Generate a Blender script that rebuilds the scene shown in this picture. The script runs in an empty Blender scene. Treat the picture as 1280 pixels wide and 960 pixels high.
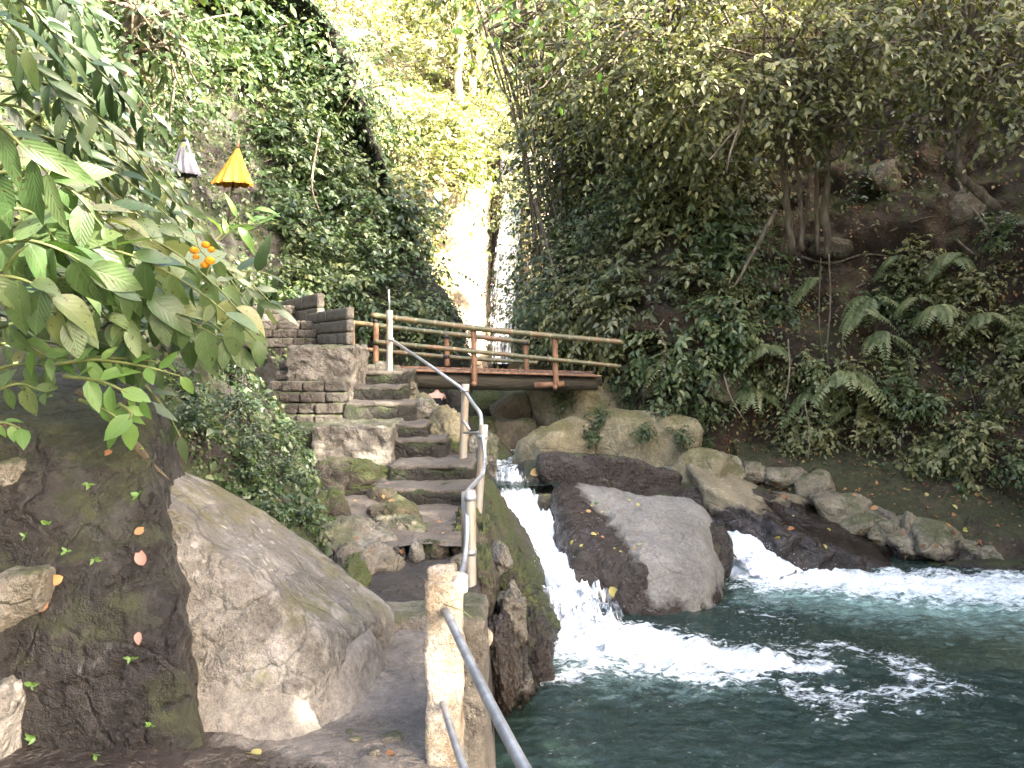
import bpy, bmesh, math
import numpy as np
from mathutils import Vector
from mathutils.bvhtree import BVHTree

SC = bpy.context.scene
COL = SC.collection
rng = np.random.default_rng(7)
F0, CX, CY, EYE = 967.0, 640.0, 440.0, 1.6      # focal length in photo pixels, principal column, horizon row, eye height
WZ = -1.1                                        # pool level

def at(x, y, d):
    return np.array([(x - CX) / F0 * d, d, EYE - (y - CY) / F0 * d])
def pool_pt(x, y):
    d = (EYE - WZ) * F0 / (y - CY)
    return np.array([(x - CX) / F0 * d, d])
def unit(v):
    v = np.asarray(v, float)
    return v / np.maximum(np.linalg.norm(v, axis=-1, keepdims=True), 1e-9)
def project(P):
    d = np.maximum(P[:, 1], 1e-3)
    return CX + P[:, 0] / d * F0, CY - (P[:, 2] - EYE) / d * F0, P[:, 1]

# ------------------------------------------------------------------ noise
_perm = np.random.default_rng(3).permutation(256); _perm = np.concatenate([_perm, _perm, _perm])
_grad = unit(np.random.default_rng(4).normal(size=(256, 3)))
def noise(P, s=1.0, seed=0):
    p = np.asarray(P, float) * s + seed * 17.31
    i = np.floor(p).astype(int); f = p - i; u = f * f * f * (f * (f * 6 - 15) + 10)
    i &= 255
    out = 0
    for dx in (0, 1):
        for dy in (0, 1):
            for dz in (0, 1):
                h = _perm[_perm[_perm[(i[:, 0] + dx) & 255] + ((i[:, 1] + dy) & 255)] + ((i[:, 2] + dz) & 255)]
                g = _grad[h]
                v = g[:, 0] * (f[:, 0] - dx) + g[:, 1] * (f[:, 1] - dy) + g[:, 2] * (f[:, 2] - dz)
                out = out + v * (u[:, 0] if dx else 1 - u[:, 0]) * (u[:, 1] if dy else 1 - u[:, 1]) * (u[:, 2] if dz else 1 - u[:, 2])
    return out * 1.6
def fbm(P, s=1.0, o=4, seed=0, gain=.5):
    a, t = 1.0, 0
    for k in range(o):
        t = t + a * noise(P, s * 2.03 ** k, seed + k); a *= gain
    return t
def ridged(P, s=1.0, o=3, seed=0):
    a, t = 1.0, 0
    for k in range(o):
        t = t + a * (1 - 2 * np.abs(noise(P, s * 2.1 ** k, seed + k))); a *= .5
    return t

# ------------------------------------------------------------------ objects
def props(o, label=None, cat=None, group=None, kind=None):
    for k, v in (('label', label), ('category', cat), ('group', group), ('kind', kind)):
        if v: o[k] = v
    return o
def thing(name, label, cat, loc, group=None):
    o = bpy.data.objects.new(name, None); COL.objects.link(o)
    o.location = [float(c) for c in loc]; o.empty_display_size = .1
    return props(o, label, cat, group)
def mesh(name, V, Fs, mat, parent=None, smooth=True, attrs=None, mats=None, midx=None):
    """ONE mesh object; vertices in world space, origin at the base; Fs = list of (n,k) index arrays"""
    V = np.asarray(V, float)
    if parent is not None:
        org = np.array(parent.matrix_basis.translation); q = parent.parent
        while q is not None: org = org + np.array(q.matrix_basis.translation); q = q.parent
        loc = np.zeros(3)
    else:
        loc = np.array([(V[:, 0].min() + V[:, 0].max()) / 2, (V[:, 1].min() + V[:, 1].max()) / 2, V[:, 2].min()]); org = loc
    if not isinstance(Fs, list): Fs = [Fs]
    Fs = [np.asarray(f) for f in Fs if len(f)]
    me = bpy.data.meshes.new(name)
    me.vertices.add(len(V)); me.vertices.foreach_set('co', (V - org).astype(np.float32).ravel())
    li = np.concatenate([f.ravel() for f in Fs]); tot = np.concatenate([np.full(len(f), f.shape[1]) for f in Fs])
    me.loops.add(len(li)); me.loops.foreach_set('vertex_index', li.astype(np.int32))
    me.polygons.add(len(tot)); me.polygons.foreach_set('loop_start', np.concatenate([[0], np.cumsum(tot)[:-1]]).astype(np.int32))
    me.polygons.foreach_set('loop_total', tot.astype(np.int32))
    me.polygons.foreach_set('use_smooth', np.full(len(tot), bool(smooth)))
    for k, a in (attrs or {}).items():
        a = np.asarray(a, np.float32)
        if a.ndim == 1:
            at_ = me.attributes.new(k, 'FLOAT', 'POINT'); at_.data.foreach_set('value', a)
        else:
            at_ = me.attributes.new(k, 'FLOAT_VECTOR', 'POINT'); at_.data.foreach_set('vector', a.ravel())
    me.update(calc_edges=True); me.validate()
    if mat: me.materials.append(mat)
    o = bpy.data.objects.new(name, me); COL.objects.link(o); o.location = loc
    if parent is not None: o.parent = parent
    GEO[o.name] = (V, Fs)
    return o
GEO = {}

def grid_faces(nu, nv):
    a = np.arange(nu * nv).reshape(nu, nv)
    return np.stack([a[:-1, :-1], a[1:, :-1], a[1:, 1:], a[:-1, 1:]], -1).reshape(-1, 4)
def spline(P, n):
    P = np.asarray(P, float); k = len(P)
    t = np.linspace(0, k - 1, n); i = np.clip(t.astype(int), 0, k - 2); f = (t - i)[:, None]
    Q = np.vstack([2 * P[0] - P[1], P, 2 * P[-1] - P[-2]])
    p0, p1, p2, p3 = Q[i], Q[i + 1], Q[i + 2], Q[i + 3]
    return .5 * (2 * p1 + (p2 - p0) * f + (2 * p0 - 5 * p1 + 4 * p2 - p3) * f ** 2 + (3 * p1 - p0 - 3 * p2 + p3) * f ** 3)
def tube_geo(P, r, sides=8, cap=True, jitter=0, seed=0):
    P = np.asarray(P, float); n = len(P); r = np.broadcast_to(np.asarray(r, float), (n,))
    T = unit(np.gradient(P, axis=0)); ref = np.array([0, 0, 1.0]) if abs(T[0, 2]) < .9 else np.array([1.0, 0, 0])
    V = []
    b = unit(np.cross(T[0], ref))
    for i in range(n):
        b = unit(b - T[i] * b.dot(T[i])); c = np.cross(T[i], b)
        a = np.linspace(0, 2 * np.pi, sides, endpoint=False)[:, None]
        V.append(P[i] + r[i] * (np.cos(a) * b + np.sin(a) * c))
    V = np.vstack(V)
    if jitter: V = V + (noise(V, 9, seed) * jitter)[:, None] * unit(V - np.repeat(P, sides, 0))
    a = np.arange(n * sides).reshape(n, sides); a2 = np.roll(a, -1, 1)
    Fq = np.stack([a[:-1], a2[:-1], a2[1:], a[1:]], -1).reshape(-1, 4)
    Fs = [Fq]
    if cap: Fs.append(np.array([a[0][::-1]])); Fs.append(np.array([a[-1]]))
    return V, Fs
def join(geos):
    V, by, off = [], {}, 0
    for v, Fs in geos:
        V.append(v)
        for f in (Fs if isinstance(Fs, list) else [Fs]):
            f = np.asarray(f)
            if len(f): by.setdefault(f.shape[1], []).append(f + off)
        off += len(v)
    return np.vstack(V), [np.vstack(f) for f in by.values()]
def tube(name, P, r, mat, parent=None, sides=10, n=None, jitter=0, seed=0, **k):
    if n:
        m = len(P); P = spline(P, n)
        if np.ndim(r): r = np.interp(np.linspace(0, 1, n), np.linspace(0, 1, len(r)), r)
    V, Fs = tube_geo(P, r, sides, True, jitter, seed)
    return mesh(name, V, Fs, mat, parent, **k)
def box_geo(h, step=.06, r=.015):
    """rounded box centred on the origin, half sizes h, faces as fine grids"""
    h = np.asarray(h, float); V, Fq, off = [], [], 0
    ns = [max(2, min(60, int(2 * h[k] / step) + 1)) for k in range(3)]
    for ax in range(3):
        u, v = (ax + 1) % 3, (ax + 2) % 3
        gu, gv = np.meshgrid(np.linspace(-1, 1, ns[u] + 1), np.linspace(-1, 1, ns[v] + 1), indexing='ij')
        for s in (-1, 1):
            p = np.zeros((gu.size, 3)); p[:, u] = gu.ravel(); p[:, v] = gv.ravel(); p[:, ax] = s
            f = grid_faces(ns[u] + 1, ns[v] + 1)
            if s < 0: f = f[:, ::-1]
            V.append(p * h); Fq.append(f + off); off += len(p)
    V = np.vstack(V); Fq = np.vstack(Fq)
    key = np.round(V, 5); uq, idx = np.unique(key, axis=0, return_inverse=True)
    V = uq; Fq = idx.reshape(-1)[Fq]
    rr = min(r, h.min() * .95); c = np.clip(V, -(h - rr), h - rr); V = c + rr * unit(V - c)
    return V, Fq
def box(name, c, h, mat, parent=None, rz=0, rough=.006, step=.06, r=.015, seed=0, tilt=(0, 0), fr=5, **k):
    V, Fq = box_geo(h, step, r)
    for ax, an in ((0, tilt[0]), (1, tilt[1])):
        if an:
            i, j = [(1, 2), (2, 0)][ax]; ca, sa = math.cos(an), math.sin(an)
            V[:, i], V[:, j] = V[:, i] * ca - V[:, j] * sa, V[:, i] * sa + V[:, j] * ca
    ca, sa = math.cos(rz), math.sin(rz); V[:, 0], V[:, 1] = V[:, 0] * ca - V[:, 1] * sa, V[:, 0] * sa + V[:, 1] * ca
    V = V + np.asarray(c, float)
    if rough: V = V + np.stack([fbm(V, fr, 3, seed + 11 * q) for q in range(3)], 1) * rough
    return mesh(name, V, Fq, mat, parent, **k)
def box3(name, x0, x1, y0, y1, z0, z1, mat, parent=None, **k):
    return box(name, ((x0 + x1) / 2, (y0 + y1) / 2, (z0 + z1) / 2), ((x1 - x0) / 2, (y1 - y0) / 2, (z1 - z0) / 2), mat, parent, **k)

_ico = {}
def ico(sub):
    if sub not in _ico:
        bm = bmesh.new(); bmesh.ops.create_icosphere(bm, subdivisions=sub, radius=1)
        bm.verts.ensure_lookup_table()
        _ico[sub] = (unit(np.array([v.co[:] for v in bm.verts])), np.array([[v.index for v in f.verts] for f in bm.faces])); bm.free()
    return _ico[sub]
def rock_geo(c, planes, k=9, sub=5, big=.05, mid=.02, seed=0, s=1.0, strat=0):
    """boulder = smooth intersection of half spaces (point, normal), then weathered by noise"""
    D, Fc = ico(sub); c = np.asarray(c, float)
    inv = 0
    for p, n in planes:
        n = unit(n); o = max((np.asarray(p, float) - c).dot(n), .02)
        inv = inv + (np.maximum(D @ n, 0) / o) ** k
    R = 1 / np.maximum(inv, 1e-6) ** (1 / k)
    P = c + D * R[:, None]
    d = big * fbm(P, 1.6 * s, 3, seed) + mid * ridged(P, 4.5 * s, 3, seed + 5) + mid * .45 * fbm(P, 14 * s, 3, seed + 9)
    if strat: d = d + strat * np.abs(noise(P * np.array([.5, .5, 6]), 1.2, seed + 3))
    return P + D * d[:, None], Fc
def rock(name, c, half, mat, parent=None, seed=0, n=9, k=9, sub=4, rz=0, big=.12, mid=.05, tilt=0, **kw):
    """random faceted boulder with half sizes"""
    rg = np.random.default_rng(seed + 100); half = np.asarray(half, float)
    dirs = unit(rg.normal(size=(n, 3))); offs = rg.uniform(.62, .95, n)
    planes = [(d * o, d) for d, o in zip(dirs, offs)] + [((1, 0, 0), (1, 0, 0)), ((-1, 0, 0), (-1, 0, 0)), ((0, 1, 0), (0, 1, 0)), ((0, -1, 0), (0, -1, 0)), ((0, 0, 1), (0, 0, 1)), ((0, 0, -1), (0, 0, -1))]
    V, Fc = rock_geo((0, 0, 0), planes, k, sub, big, mid, seed, 1.0)
    V = V * half
    ca, sa = math.cos(tilt), math.sin(tilt); V[:, 0], V[:, 2] = V[:, 0] * ca + V[:, 2] * sa, -V[:, 0] * sa + V[:, 2] * ca
    ca, sa = math.cos(rz), math.sin(rz); V[:, 0], V[:, 1] = V[:, 0] * ca - V[:, 1] * sa, V[:, 0] * sa + V[:, 1] * ca
    return mesh(name, V + np.asarray(c, float), Fc, mat, parent, **kw)

# ------------------------------------------------------------------ materials
class NB:
    def __init__(s, name):
        s.m = bpy.data.materials.new(name); s.m.use_nodes = True; s.t = s.m.node_tree; s.t.nodes.clear()
        s.out = s.n('OutputMaterial')
    def n(s, ty, **k):
        q = s.t.nodes.new('ShaderNode' + ty)
        for a, v in k.items(): setattr(q, a, v)
        return q
    def set(s, sock, v):
        if v is None: return
        if isinstance(v, bpy.types.NodeSocket): s.t.links.new(v, sock)
        elif hasattr(sock.default_value, '__len__') and not hasattr(v, '__len__'): sock.default_value = [v] * len(sock.default_value)
        elif hasattr(v, '__len__') and len(v) == 3 and len(sock.default_value) == 4: sock.default_value = (*v, 1)
        else: sock.default_value = v
    def pos(s):
        if not hasattr(s, '_p'): s._p = s.n('NewGeometry')
        return s._p.outputs['Position']
    def nrm(s): s.pos(); return s._p.outputs['Normal']
    def mapped(s, v, sc=(1, 1, 1), rot=(0, 0, 0)):
        q = s.n('Mapping'); s.set(q.inputs['Vector'], v); q.inputs['Scale'].default_value = sc; q.inputs['Rotation'].default_value = rot; return q.outputs[0]
    def noise(s, sc, det=6, rough=.6, vec=None, dist=0):
        q = s.n('TexNoise'); s.set(q.inputs['Vector'], vec or s.pos()); q.inputs['Scale'].default_value = sc
        q.inputs['Detail'].default_value = det; q.inputs['Roughness'].default_value = rough; q.inputs['Distortion'].default_value = dist; return q.outputs['Fac']
    def noisecol(s, sc):
        q = s.n('TexNoise'); s.set(q.inputs['Vector'], s.pos()); q.inputs['Scale'].default_value = sc; q.inputs['Detail'].default_value = 4; return q.outputs['Color']
    def voro(s, sc, vec=None, feat='DISTANCE_TO_EDGE'):
        q = s.n('TexVoronoi', feature=feat); s.set(q.inputs['Vector'], vec or s.pos()); q.inputs['Scale'].default_value = sc; return q.outputs['Distance']
    def ramp(s, fac, stops, interp='LINEAR'):
        q = s.n('ValToRGB'); q.color_ramp.interpolation = interp; e = q.color_ramp.elements
        while len(e) < len(stops): e.new(.5)
        for el, (p, c) in zip(e, stops):
            el.position = p; el.color = (*c, 1) if hasattr(c, '__len__') else (c, c, c, 1)
        s.set(q.inputs[0], fac); return q.outputs[0]
    def mix(s, f, a, b, mode='MIX'):
        q = s.n('Mix', data_type='RGBA', blend_type=mode); s.set(q.inputs[0], f); s.set(q.inputs[6], a); s.set(q.inputs[7], b); return q.outputs[2]
    def math(s, op, a, b=0.0, clamp=False):
        q = s.n('Math', operation=op, use_clamp=clamp); s.set(q.inputs[0], a); s.set(q.inputs[1], b); return q.outputs[0]
    def sep(s, v):
        q = s.n('SeparateXYZ'); s.set(q.inputs[0], v); return q.outputs
    def attr(s, name, out='Fac'):
        return s.n('Attribute', attribute_name=name).outputs[out]
    def bump(s, h, st=.5, dist=.02, nrm=None):
        q = s.n('Bump'); s.set(q.inputs['Height'], h); q.inputs['Strength'].default_value = st; q.inputs['Distance'].default_value = dist
        if nrm: s.set(q.inputs['Normal'], nrm)
        return q.outputs[0]
    def bsdf(s, col, rough=.7, nrm=None, spec=.4, metal=0, **k):
        q = s.n('BsdfPrincipled'); s.set(q.inputs['Base Color'], col); s.set(q.inputs['Roughness'], rough); s.set(q.inputs['Metallic'], metal)
        s.set(q.inputs['Specular IOR Level'], spec)
        if nrm: s.set(q.inputs['Normal'], nrm)
        for a, v in k.items(): s.set(q.inputs[a.replace('_', ' ')], v)
        return q.outputs[0]
    def done(s, sh):
        s.t.links.new(sh, s.out.inputs['Surface']); return s.m

def mat_rock(name, cols, moss=0.0, mosscol=((.018, .03, .006), (.07, .085, .014)), lichen=0.0, lichcol=(.42, .40, .36), dry=.75, wet=0.0, wetz=None, wetcol=(.018, .013, .010), sc=1.0, bump=.6, crack=0.0, litter=0.0, wetband=.25, wetx=None):
    b = NB(name)
    base = b.ramp(b.noise(2.2 * sc, 9, .66), [(.28, cols[0]), (.5, cols[1]), (.72, cols[2])])
    spk = b.noise(26 * sc, 6, .7)
    base = b.mix(.85, base, b.ramp(spk, [(.28, .42), (.5, .95), (.72, 1.4)]), 'MULTIPLY')
    base = b.mix(.7, base, b.ramp(b.noise(90 * sc, 3, .8), [(.3, .6), (.7, 1.3)]), 'MULTIPLY')
    crk = b.voro(3.1 * sc, b.mix(.16, b.pos(), b.noisecol(5 * sc), 'ADD'))
    if lichen:
        l = b.math('MULTIPLY', b.ramp(b.noise(3.3 * sc, 7, .7, dist=.4), [(.5, 0.0), (.62, 1.0)]), lichen)
        base = b.mix(l, base, b.ramp(spk, [(.3, tuple(.6 * c for c in lichcol)), (.65, lichcol)]))
        vs_ = b.voro(17 * sc, b.mix(.05, b.pos(), b.noisecol(20 * sc), 'ADD'), 'F1')
        base = b.mix(b.math('MULTIPLY', b.math('MULTIPLY', b.ramp(vs_, [(.16, 1.0), (.30, 0.0)]), b.ramp(b.noise(2.6 * sc, 4), [(.46, 0.0), (.6, 1.0)])), min(1, lichen * 1.1)), base, tuple(min(.6, 1.2 * c) for c in lichcol))
    base = b.mix(.55, base, b.ramp(b.noise(260 * sc, 2, .8), [(.32, .5), (.68, 1.45)]), 'MULTIPLY')
    rough = b.ramp(spk, [(.3, dry - .12), (.7, min(dry + .15, 1))])
    if crack:
        base = b.mix(b.math('MULTIPLY', b.math('MULTIPLY', b.ramp(crk, [(0, 1.0), (.025, 0.0)]), b.ramp(b.noise(1.7 * sc, 3), [(.45, 0.0), (.6, 1.0)])), min(1, crack * 1.6)), base, (.02, .016, .012))
    wf = None
    if wet:
        wf = b.math('MULTIPLY', b.ramp(b.noise(1.1 * sc, 6, .6), [(.42, 0.0), (.56, 1.0)]), wet)
    if wetz is not None:
        h = b.math('ADD', b.sep(b.pos())[2], b.math('MULTIPLY', b.math('SUBTRACT', b.noise(2.4, 5, .6), .5), .9))
        f = b.ramp(b.math('MULTIPLY', b.math('SUBTRACT', wetz + wetband, h), 1 / wetband), [(0.0, 0.0), (1.0, 1.0)])
        wf = f if wf is None else b.math('MAXIMUM', wf, f)
    if wetx is not None:                       # (origin, direction): a soaked side
        (ox, oy, oz), (dx, dy, dz), w = wetx
        x, y, z = b.sep(b.pos())
        q = b.math('ADD', b.math('ADD', b.math('MULTIPLY', b.math('SUBTRACT', x, ox), dx), b.math('MULTIPLY', b.math('SUBTRACT', y, oy), dy)), b.math('MULTIPLY', b.math('SUBTRACT', z, oz), dz))
        q = b.math('ADD', q, b.math('MULTIPLY', b.math('SUBTRACT', b.noise(3.0, 6, .65), .5), w * 2.2))
        f = b.ramp(b.math('ADD', b.math('DIVIDE', q, w), .5), [(.3, 0.0), (.7, 1.0)])
        wf = f if wf is None else b.math('MAXIMUM', wf, f)
    if wf is not None:
        base = b.mix(wf, base, b.mix(.8, wetcol, b.ramp(spk, [(.25, .6), (.75, 1.6)]), 'MULTIPLY'))
        rough = b.mix(wf, rough, b.ramp(spk, [(.35, .08), (.7, .34)]))
    if moss:
        up = b.sep(b.nrm())[2]
        mf = b.math('ADD', b.math('MULTIPLY', up, .22), b.noise(1.9 * sc, 8, .68))
        mf = b.math('MULTIPLY', b.ramp(mf, [(.66 - .28 * moss, 0.0), (.78 - .28 * moss, 1.0)]), min(1.0, .6 + moss * .5))
        base = b.mix(mf, base, b.ramp(b.noise(34, 5, .75), [(.3, mosscol[0]), (.7, mosscol[1])]))
        rough = b.mix(mf, rough, .9)
    if litter:
        v = b.n('TexVoronoi', feature='F1'); b.set(v.inputs['Vector'], b.mapped(b.pos(), (1, 1, 1))); v.inputs['Scale'].default_value = 14
        lf = b.math('MULTIPLY', b.ramp(v.outputs['Distance'], [(.25, 1.0), (.33, 0.0)]), b.ramp(b.noise(1.6, 3), [(.6 - .3 * litter, 0.0), (.7 - .3 * litter, 1.0)]))
        base = b.mix(lf, base, b.ramp(b.sep(v.outputs['Color'])[0], [(.1, (.03, .018, .01)), (.5, (.065, .038, .02)), (.9, (.12, .08, .04))]))
    hgt = b.math('ADD', b.noise(7 * sc, 8, .66), b.math('MULTIPLY', b.noise(60 * sc, 4, .8), .3))
    rdg = b.math('ABSOLUTE', b.math('SUBTRACT', b.noise(3.6 * sc, 7, .62, dist=.15), .5))
    hgt = b.math('ADD', hgt, b.math('MULTIPLY', b.ramp(rdg, [(0, 0.0), (.06, 1.0)]), .35))
    hgt = b.math('ADD', hgt, b.math('MULTIPLY', b.ramp(crk, [(0, 0.0), (.05, 1.0)]), .3 * (crack > 0)))
    return b.done(b.bsdf(base, rough, b.bump(hgt, min(1, bump * 1.25), .05), .45))

def mat_leaf(name, cols, trans=.3, rough=.42, veins=False, spec=.5, spots=0.0):
    b = NB(name)
    c = b.ramp(b.attr('rnd'), [(0.0, cols[0]), (.4, cols[1]), (.8, cols[2]), (1.0, cols[3] if len(cols) > 3 else cols[2])])
    nrm = None
    if veins:
        u, v, w = b.sep(b.attr('luv', 'Vector'))
        ph = b.math('ADD', b.math('MULTIPLY', u, 8.0), b.math('MULTIPLY', b.math('ABSOLUTE', v), -3.2))
        saw = b.math('ABSOLUTE', b.math('SUBTRACT', b.math('FRACT', ph), .5))
        rib = b.ramp(b.math('ABSOLUTE', v), [(0.0, 1.0), (.07, 0.0)])
        vein = b.math('MAXIMUM', b.math('MULTIPLY', b.ramp(saw, [(0, 1.0), (.1, 0.0)]), .5), rib)
        c = b.mix(b.math('MULTIPLY', vein, .16), c, tuple(min(1, 1.7 * q + .02) for q in cols[2]))
        if spots:
            sp = b.noise(60, 3, .5); c = b.mix(b.ramp(sp, [(.70 - .1 * spots, 0.0), (.73 - .1 * spots, 1.0)]), c, (.05, .03, .012))
        nrm = b.bump(b.math('ADD', saw, b.math('MULTIPLY', rib, -.5)), .22, .008)
    c = b.mix(.35, c, b.ramp(b.noise(11, 3), [(.3, .6), (.7, 1.3)]), 'MULTIPLY')
    p = b.bsdf(c, rough, nrm, spec)
    tr = b.n('BsdfTranslucent'); b.set(tr.inputs['Color'], b.mix(1.0, c, (1.3, 1.5, .55), 'MULTIPLY'))
    mx = b.n('MixShader'); mx.inputs[0].default_value = trans
    b.t.links.new(p, mx.inputs[1]); b.t.links.new(tr.outputs[0], mx.inputs[2])
    return b.done(mx.outputs[0])
def mat_plain(name, cols, sc=8, rough=.7, bump=.3, metal=0, spec=.4, stretch=(1, 1, 1), det=6, bd=.01):
    b = NB(name); v = b.mapped(b.pos(), stretch)
    n1 = b.noise(sc, det, .65, v)
    c = b.ramp(n1, [(.3, cols[0]), (.5, cols[1]), (.7, cols[2])])
    return b.done(b.bsdf(c, rough, b.bump(b.math('ADD', n1, b.math('MULTIPLY', b.noise(sc * 7, 4, .7, v), .4)), bump, bd), spec, metal))

M = {}
M['pale_rock'] = mat_rock('pale_rock', [(.085, .074, .06), (.155, .14, .12), (.245, .23, .208)], moss=.06, mosscol=((.07, .065, .012), (.17, .15, .04)), lichen=.75, lichcol=(.37, .345, .31), crack=.3, bump=.8)
M['seep_rock'] = mat_rock('seep_rock', [(.011, .009, .007), (.022, .018, .014), (.05, .042, .034)], moss=.36, mosscol=((.012, .016, .005), (.045, .05, .012)), lichen=.25, lichcol=(.17, .16, .15), wet=.9, wetcol=(.014, .011, .010), bump=.9, dry=.6, crack=.5)
M['grey_boulder'] = mat_rock('grey_boulder', [(.115, .108, .096), (.17, .161, .142), (.23, .22, .195)], lichen=.3, lichcol=(.28, .26, .22), wetz=WZ + .02, wetband=.1, wetcol=(.022, .015, .01), bump=.5, crack=.3, wetx=((1.22, 8.3, -.55), (-.86, -.1, -.42), .22))
M['yellow_rock'] = mat_rock('yellow_rock', [(.11, .092, .054), (.185, .158, .092), (.27, .24, .155)], moss=.24, mosscol=((.04, .042, .01), (.11, .10, .028)), lichen=.35, lichcol=(.28, .25, .17), wetz=-.62, wetcol=(.02, .014, .01), bump=.55, crack=.3)
M['dark_wet_rock'] = mat_rock('dark_wet_rock', [(.018, .013, .010), (.03, .022, .016), (.055, .042, .03)], wet=.5, moss=.05, bump=.6, dry=.32)
M['ledge_rock'] = mat_rock('ledge_rock', [(.05, .04, .026), (.10, .08, .05), (.18, .15, .09)], moss=.12, wetz=-.44, wetband=.1, wetcol=(.016, .010, .007), bump=.5, crack=.3)
M['shelf_rock'] = mat_rock('shelf_rock', [(.09, .074, .045), (.165, .138, .085), (.25, .215, .14)], lichen=.2, lichcol=(.3, .26, .18), wetz=-.47, wetband=.09, wetcol=(.012, .008, .006), bump=.4, crack=.3)
M['bank_soil'] = mat_rock('bank_soil', [(.022, .015, .008), (.05, .037, .02), (.10, .078, .046)], moss=.3, mosscol=((.02, .026, .008), (.06, .068, .02)), bump=1.0, litter=.6, wetz=-1.04, wetband=.1, wetcol=(.014, .010, .007))
M['bank_rock'] = mat_rock('bank_rock', [(.12, .10, .065), (.2, .172, .115), (.3, .265, .19)], moss=.1, lichen=.3, lichcol=(.34, .3, .22), wetz=-1.02, wetband=.1, wetcol=(.02, .014, .01), bump=.7, crack=.4)
M['moss_rock'] = mat_rock('moss_rock', [(.03, .024, .017), (.065, .052, .038), (.14, .115, .085)], moss=.46, mosscol=((.016, .028, .005), (.085, .105, .018)), wetz=-.85, wetband=.35, bump=1.0, crack=.5)
M['dry_rock'] = mat_rock('dry_rock', [(.085, .072, .054), (.165, .143, .108), (.27, .24, .19)], moss=.2, lichen=.4, bump=.8, crack=.35)
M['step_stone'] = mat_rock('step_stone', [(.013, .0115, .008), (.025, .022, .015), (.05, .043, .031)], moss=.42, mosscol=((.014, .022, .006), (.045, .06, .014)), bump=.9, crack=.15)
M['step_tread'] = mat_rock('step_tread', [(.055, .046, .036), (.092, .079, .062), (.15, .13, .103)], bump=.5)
M['concrete'] = mat_rock('concrete', [(.08, .069, .056), (.135, .118, .096), (.20, .178, .147)], moss=.08, lichen=.2, bump=.8)
M['cement'] = mat_rock('cement', [(.10, .088, .074), (.145, .129, .11), (.2, .18, .155)], lichen=.2, lichcol=(.32, .29, .25), bump=.45)
M['path'] = mat_rock('path', [(.085, .072, .058), (.155, .134, .112), (.24, .213, .18)], wet=.0, wetcol=(.028, .021, .016), bump=.7, lichen=.25, lichcol=(.33, .28, .22), wetx=((-1.0, 3.12, 0), (-.62, -.78, 0), .3))
M['wet_path'] = mat_rock('wet_path', [(.03, .024, .02), (.055, .045, .036), (.095, .08, .064)], wet=.8, wetcol=(.018, .015, .013), bump=.8)
M['soil'] = mat_rock('soil', [(.015, .0085, .004), (.038, .023, .011), (.088, .055, .027)], moss=.22, bump=1.0, dry=.85, litter=.55)
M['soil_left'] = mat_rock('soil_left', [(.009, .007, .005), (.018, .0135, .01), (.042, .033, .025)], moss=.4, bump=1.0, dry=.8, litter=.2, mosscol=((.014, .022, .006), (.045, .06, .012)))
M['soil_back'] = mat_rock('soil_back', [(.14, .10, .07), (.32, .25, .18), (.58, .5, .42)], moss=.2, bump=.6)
M['brick'] = mat_rock('brick', [(.038, .032, .026), (.07, .059, .047), (.125, .107, .086)], moss=.2, bump=.8)
M['block'] = mat_rock('block', [(.085, .072, .057), (.125, .109, .088), (.175, .153, .124)], moss=.12, bump=.5, sc=1.6)
M['plaster'] = mat_rock('plaster', [(.15, .09, .045), (.36, .29, .205), (.56, .5, .43)], lichen=.6, lichcol=(.5, .46, .41), bump=.6, sc=2.4)
M['bark'] = mat_plain('bark', [(.05, .038, .024), (.12, .095, .062), (.23, .195, .14)], 5, .85, .9, stretch=(3, 3, .5), bd=.03)
M['pale_bark'] = mat_plain('pale_bark', [(.12, .10, .07), (.25, .21, .15), (.42, .38, .3)], 4, .8, .6, stretch=(3, 3, .6), bd=.02)
M['stem'] = mat_plain('stem', [(.05, .07, .02), (.09, .11, .03), (.15, .16, .06)], 9, .6, .2)
M['steel'] = mat_plain('steel', [(.24, .24, .245), (.36, .37, .38), (.5, .51, .52)], 5, .42, .15, metal=.6, stretch=(3, 3, .7))
M['rust_steel'] = mat_plain('rust_steel', [(.30, .30, .30), (.38, .34, .28), (.28, .16, .07)], 4, .5, .3, metal=.35, stretch=(4, 4, .8))
M['rust_paint'] = mat_plain('rust_paint', [(.09, .046, .026), (.18, .095, .052), (.27, .165, .10)], 7, .7, .4)
M['log'] = mat_plain('log', [(.015, .013, .008), (.035, .028, .016), (.07, .058, .035)], 4, .8, .9, stretch=(.6, 4, 4), bd=.03)
M['plank'] = mat_plain('plank', [(.10, .055, .034), (.19, .11, .07), (.30, .2, .14)], 5, .75, .5, stretch=(5, .6, 3))
def mat_bamboo():
    b = NB('bamboo'); x = b.sep(b.pos())[0]
    seg = b.math('FRACT', b.math('MULTIPLY', x, 3.3)); nd = b.ramp(b.math('ABSOLUTE', b.math('SUBTRACT', seg, .5)), [(.44, 0.0), (.49, 1.0)])
    c = b.ramp(b.noise(2.3, 5, .6), [(.35, (.055, .062, .026)), (.5, (.11, .10, .045)), (.62, (.16, .085, .04)), (.72, (.22, .13, .075))])
    c = b.mix(b.math('MULTIPLY', nd, .5), c, (.28, .24, .14))
    c = b.mix(.7, c, b.ramp(b.noise(30, 4), [(.3, .6), (.7, 1.2)]), 'MULTIPLY')
    return b.done(b.bsdf(c, .4, None, .5))
M['bamboo'] = mat_bamboo()
M['rubber'] = mat_plain('rubber', [(.012, .012, .012), (.02, .02, .02), (.03, .03, .03)], 8, .7, .2)
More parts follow.
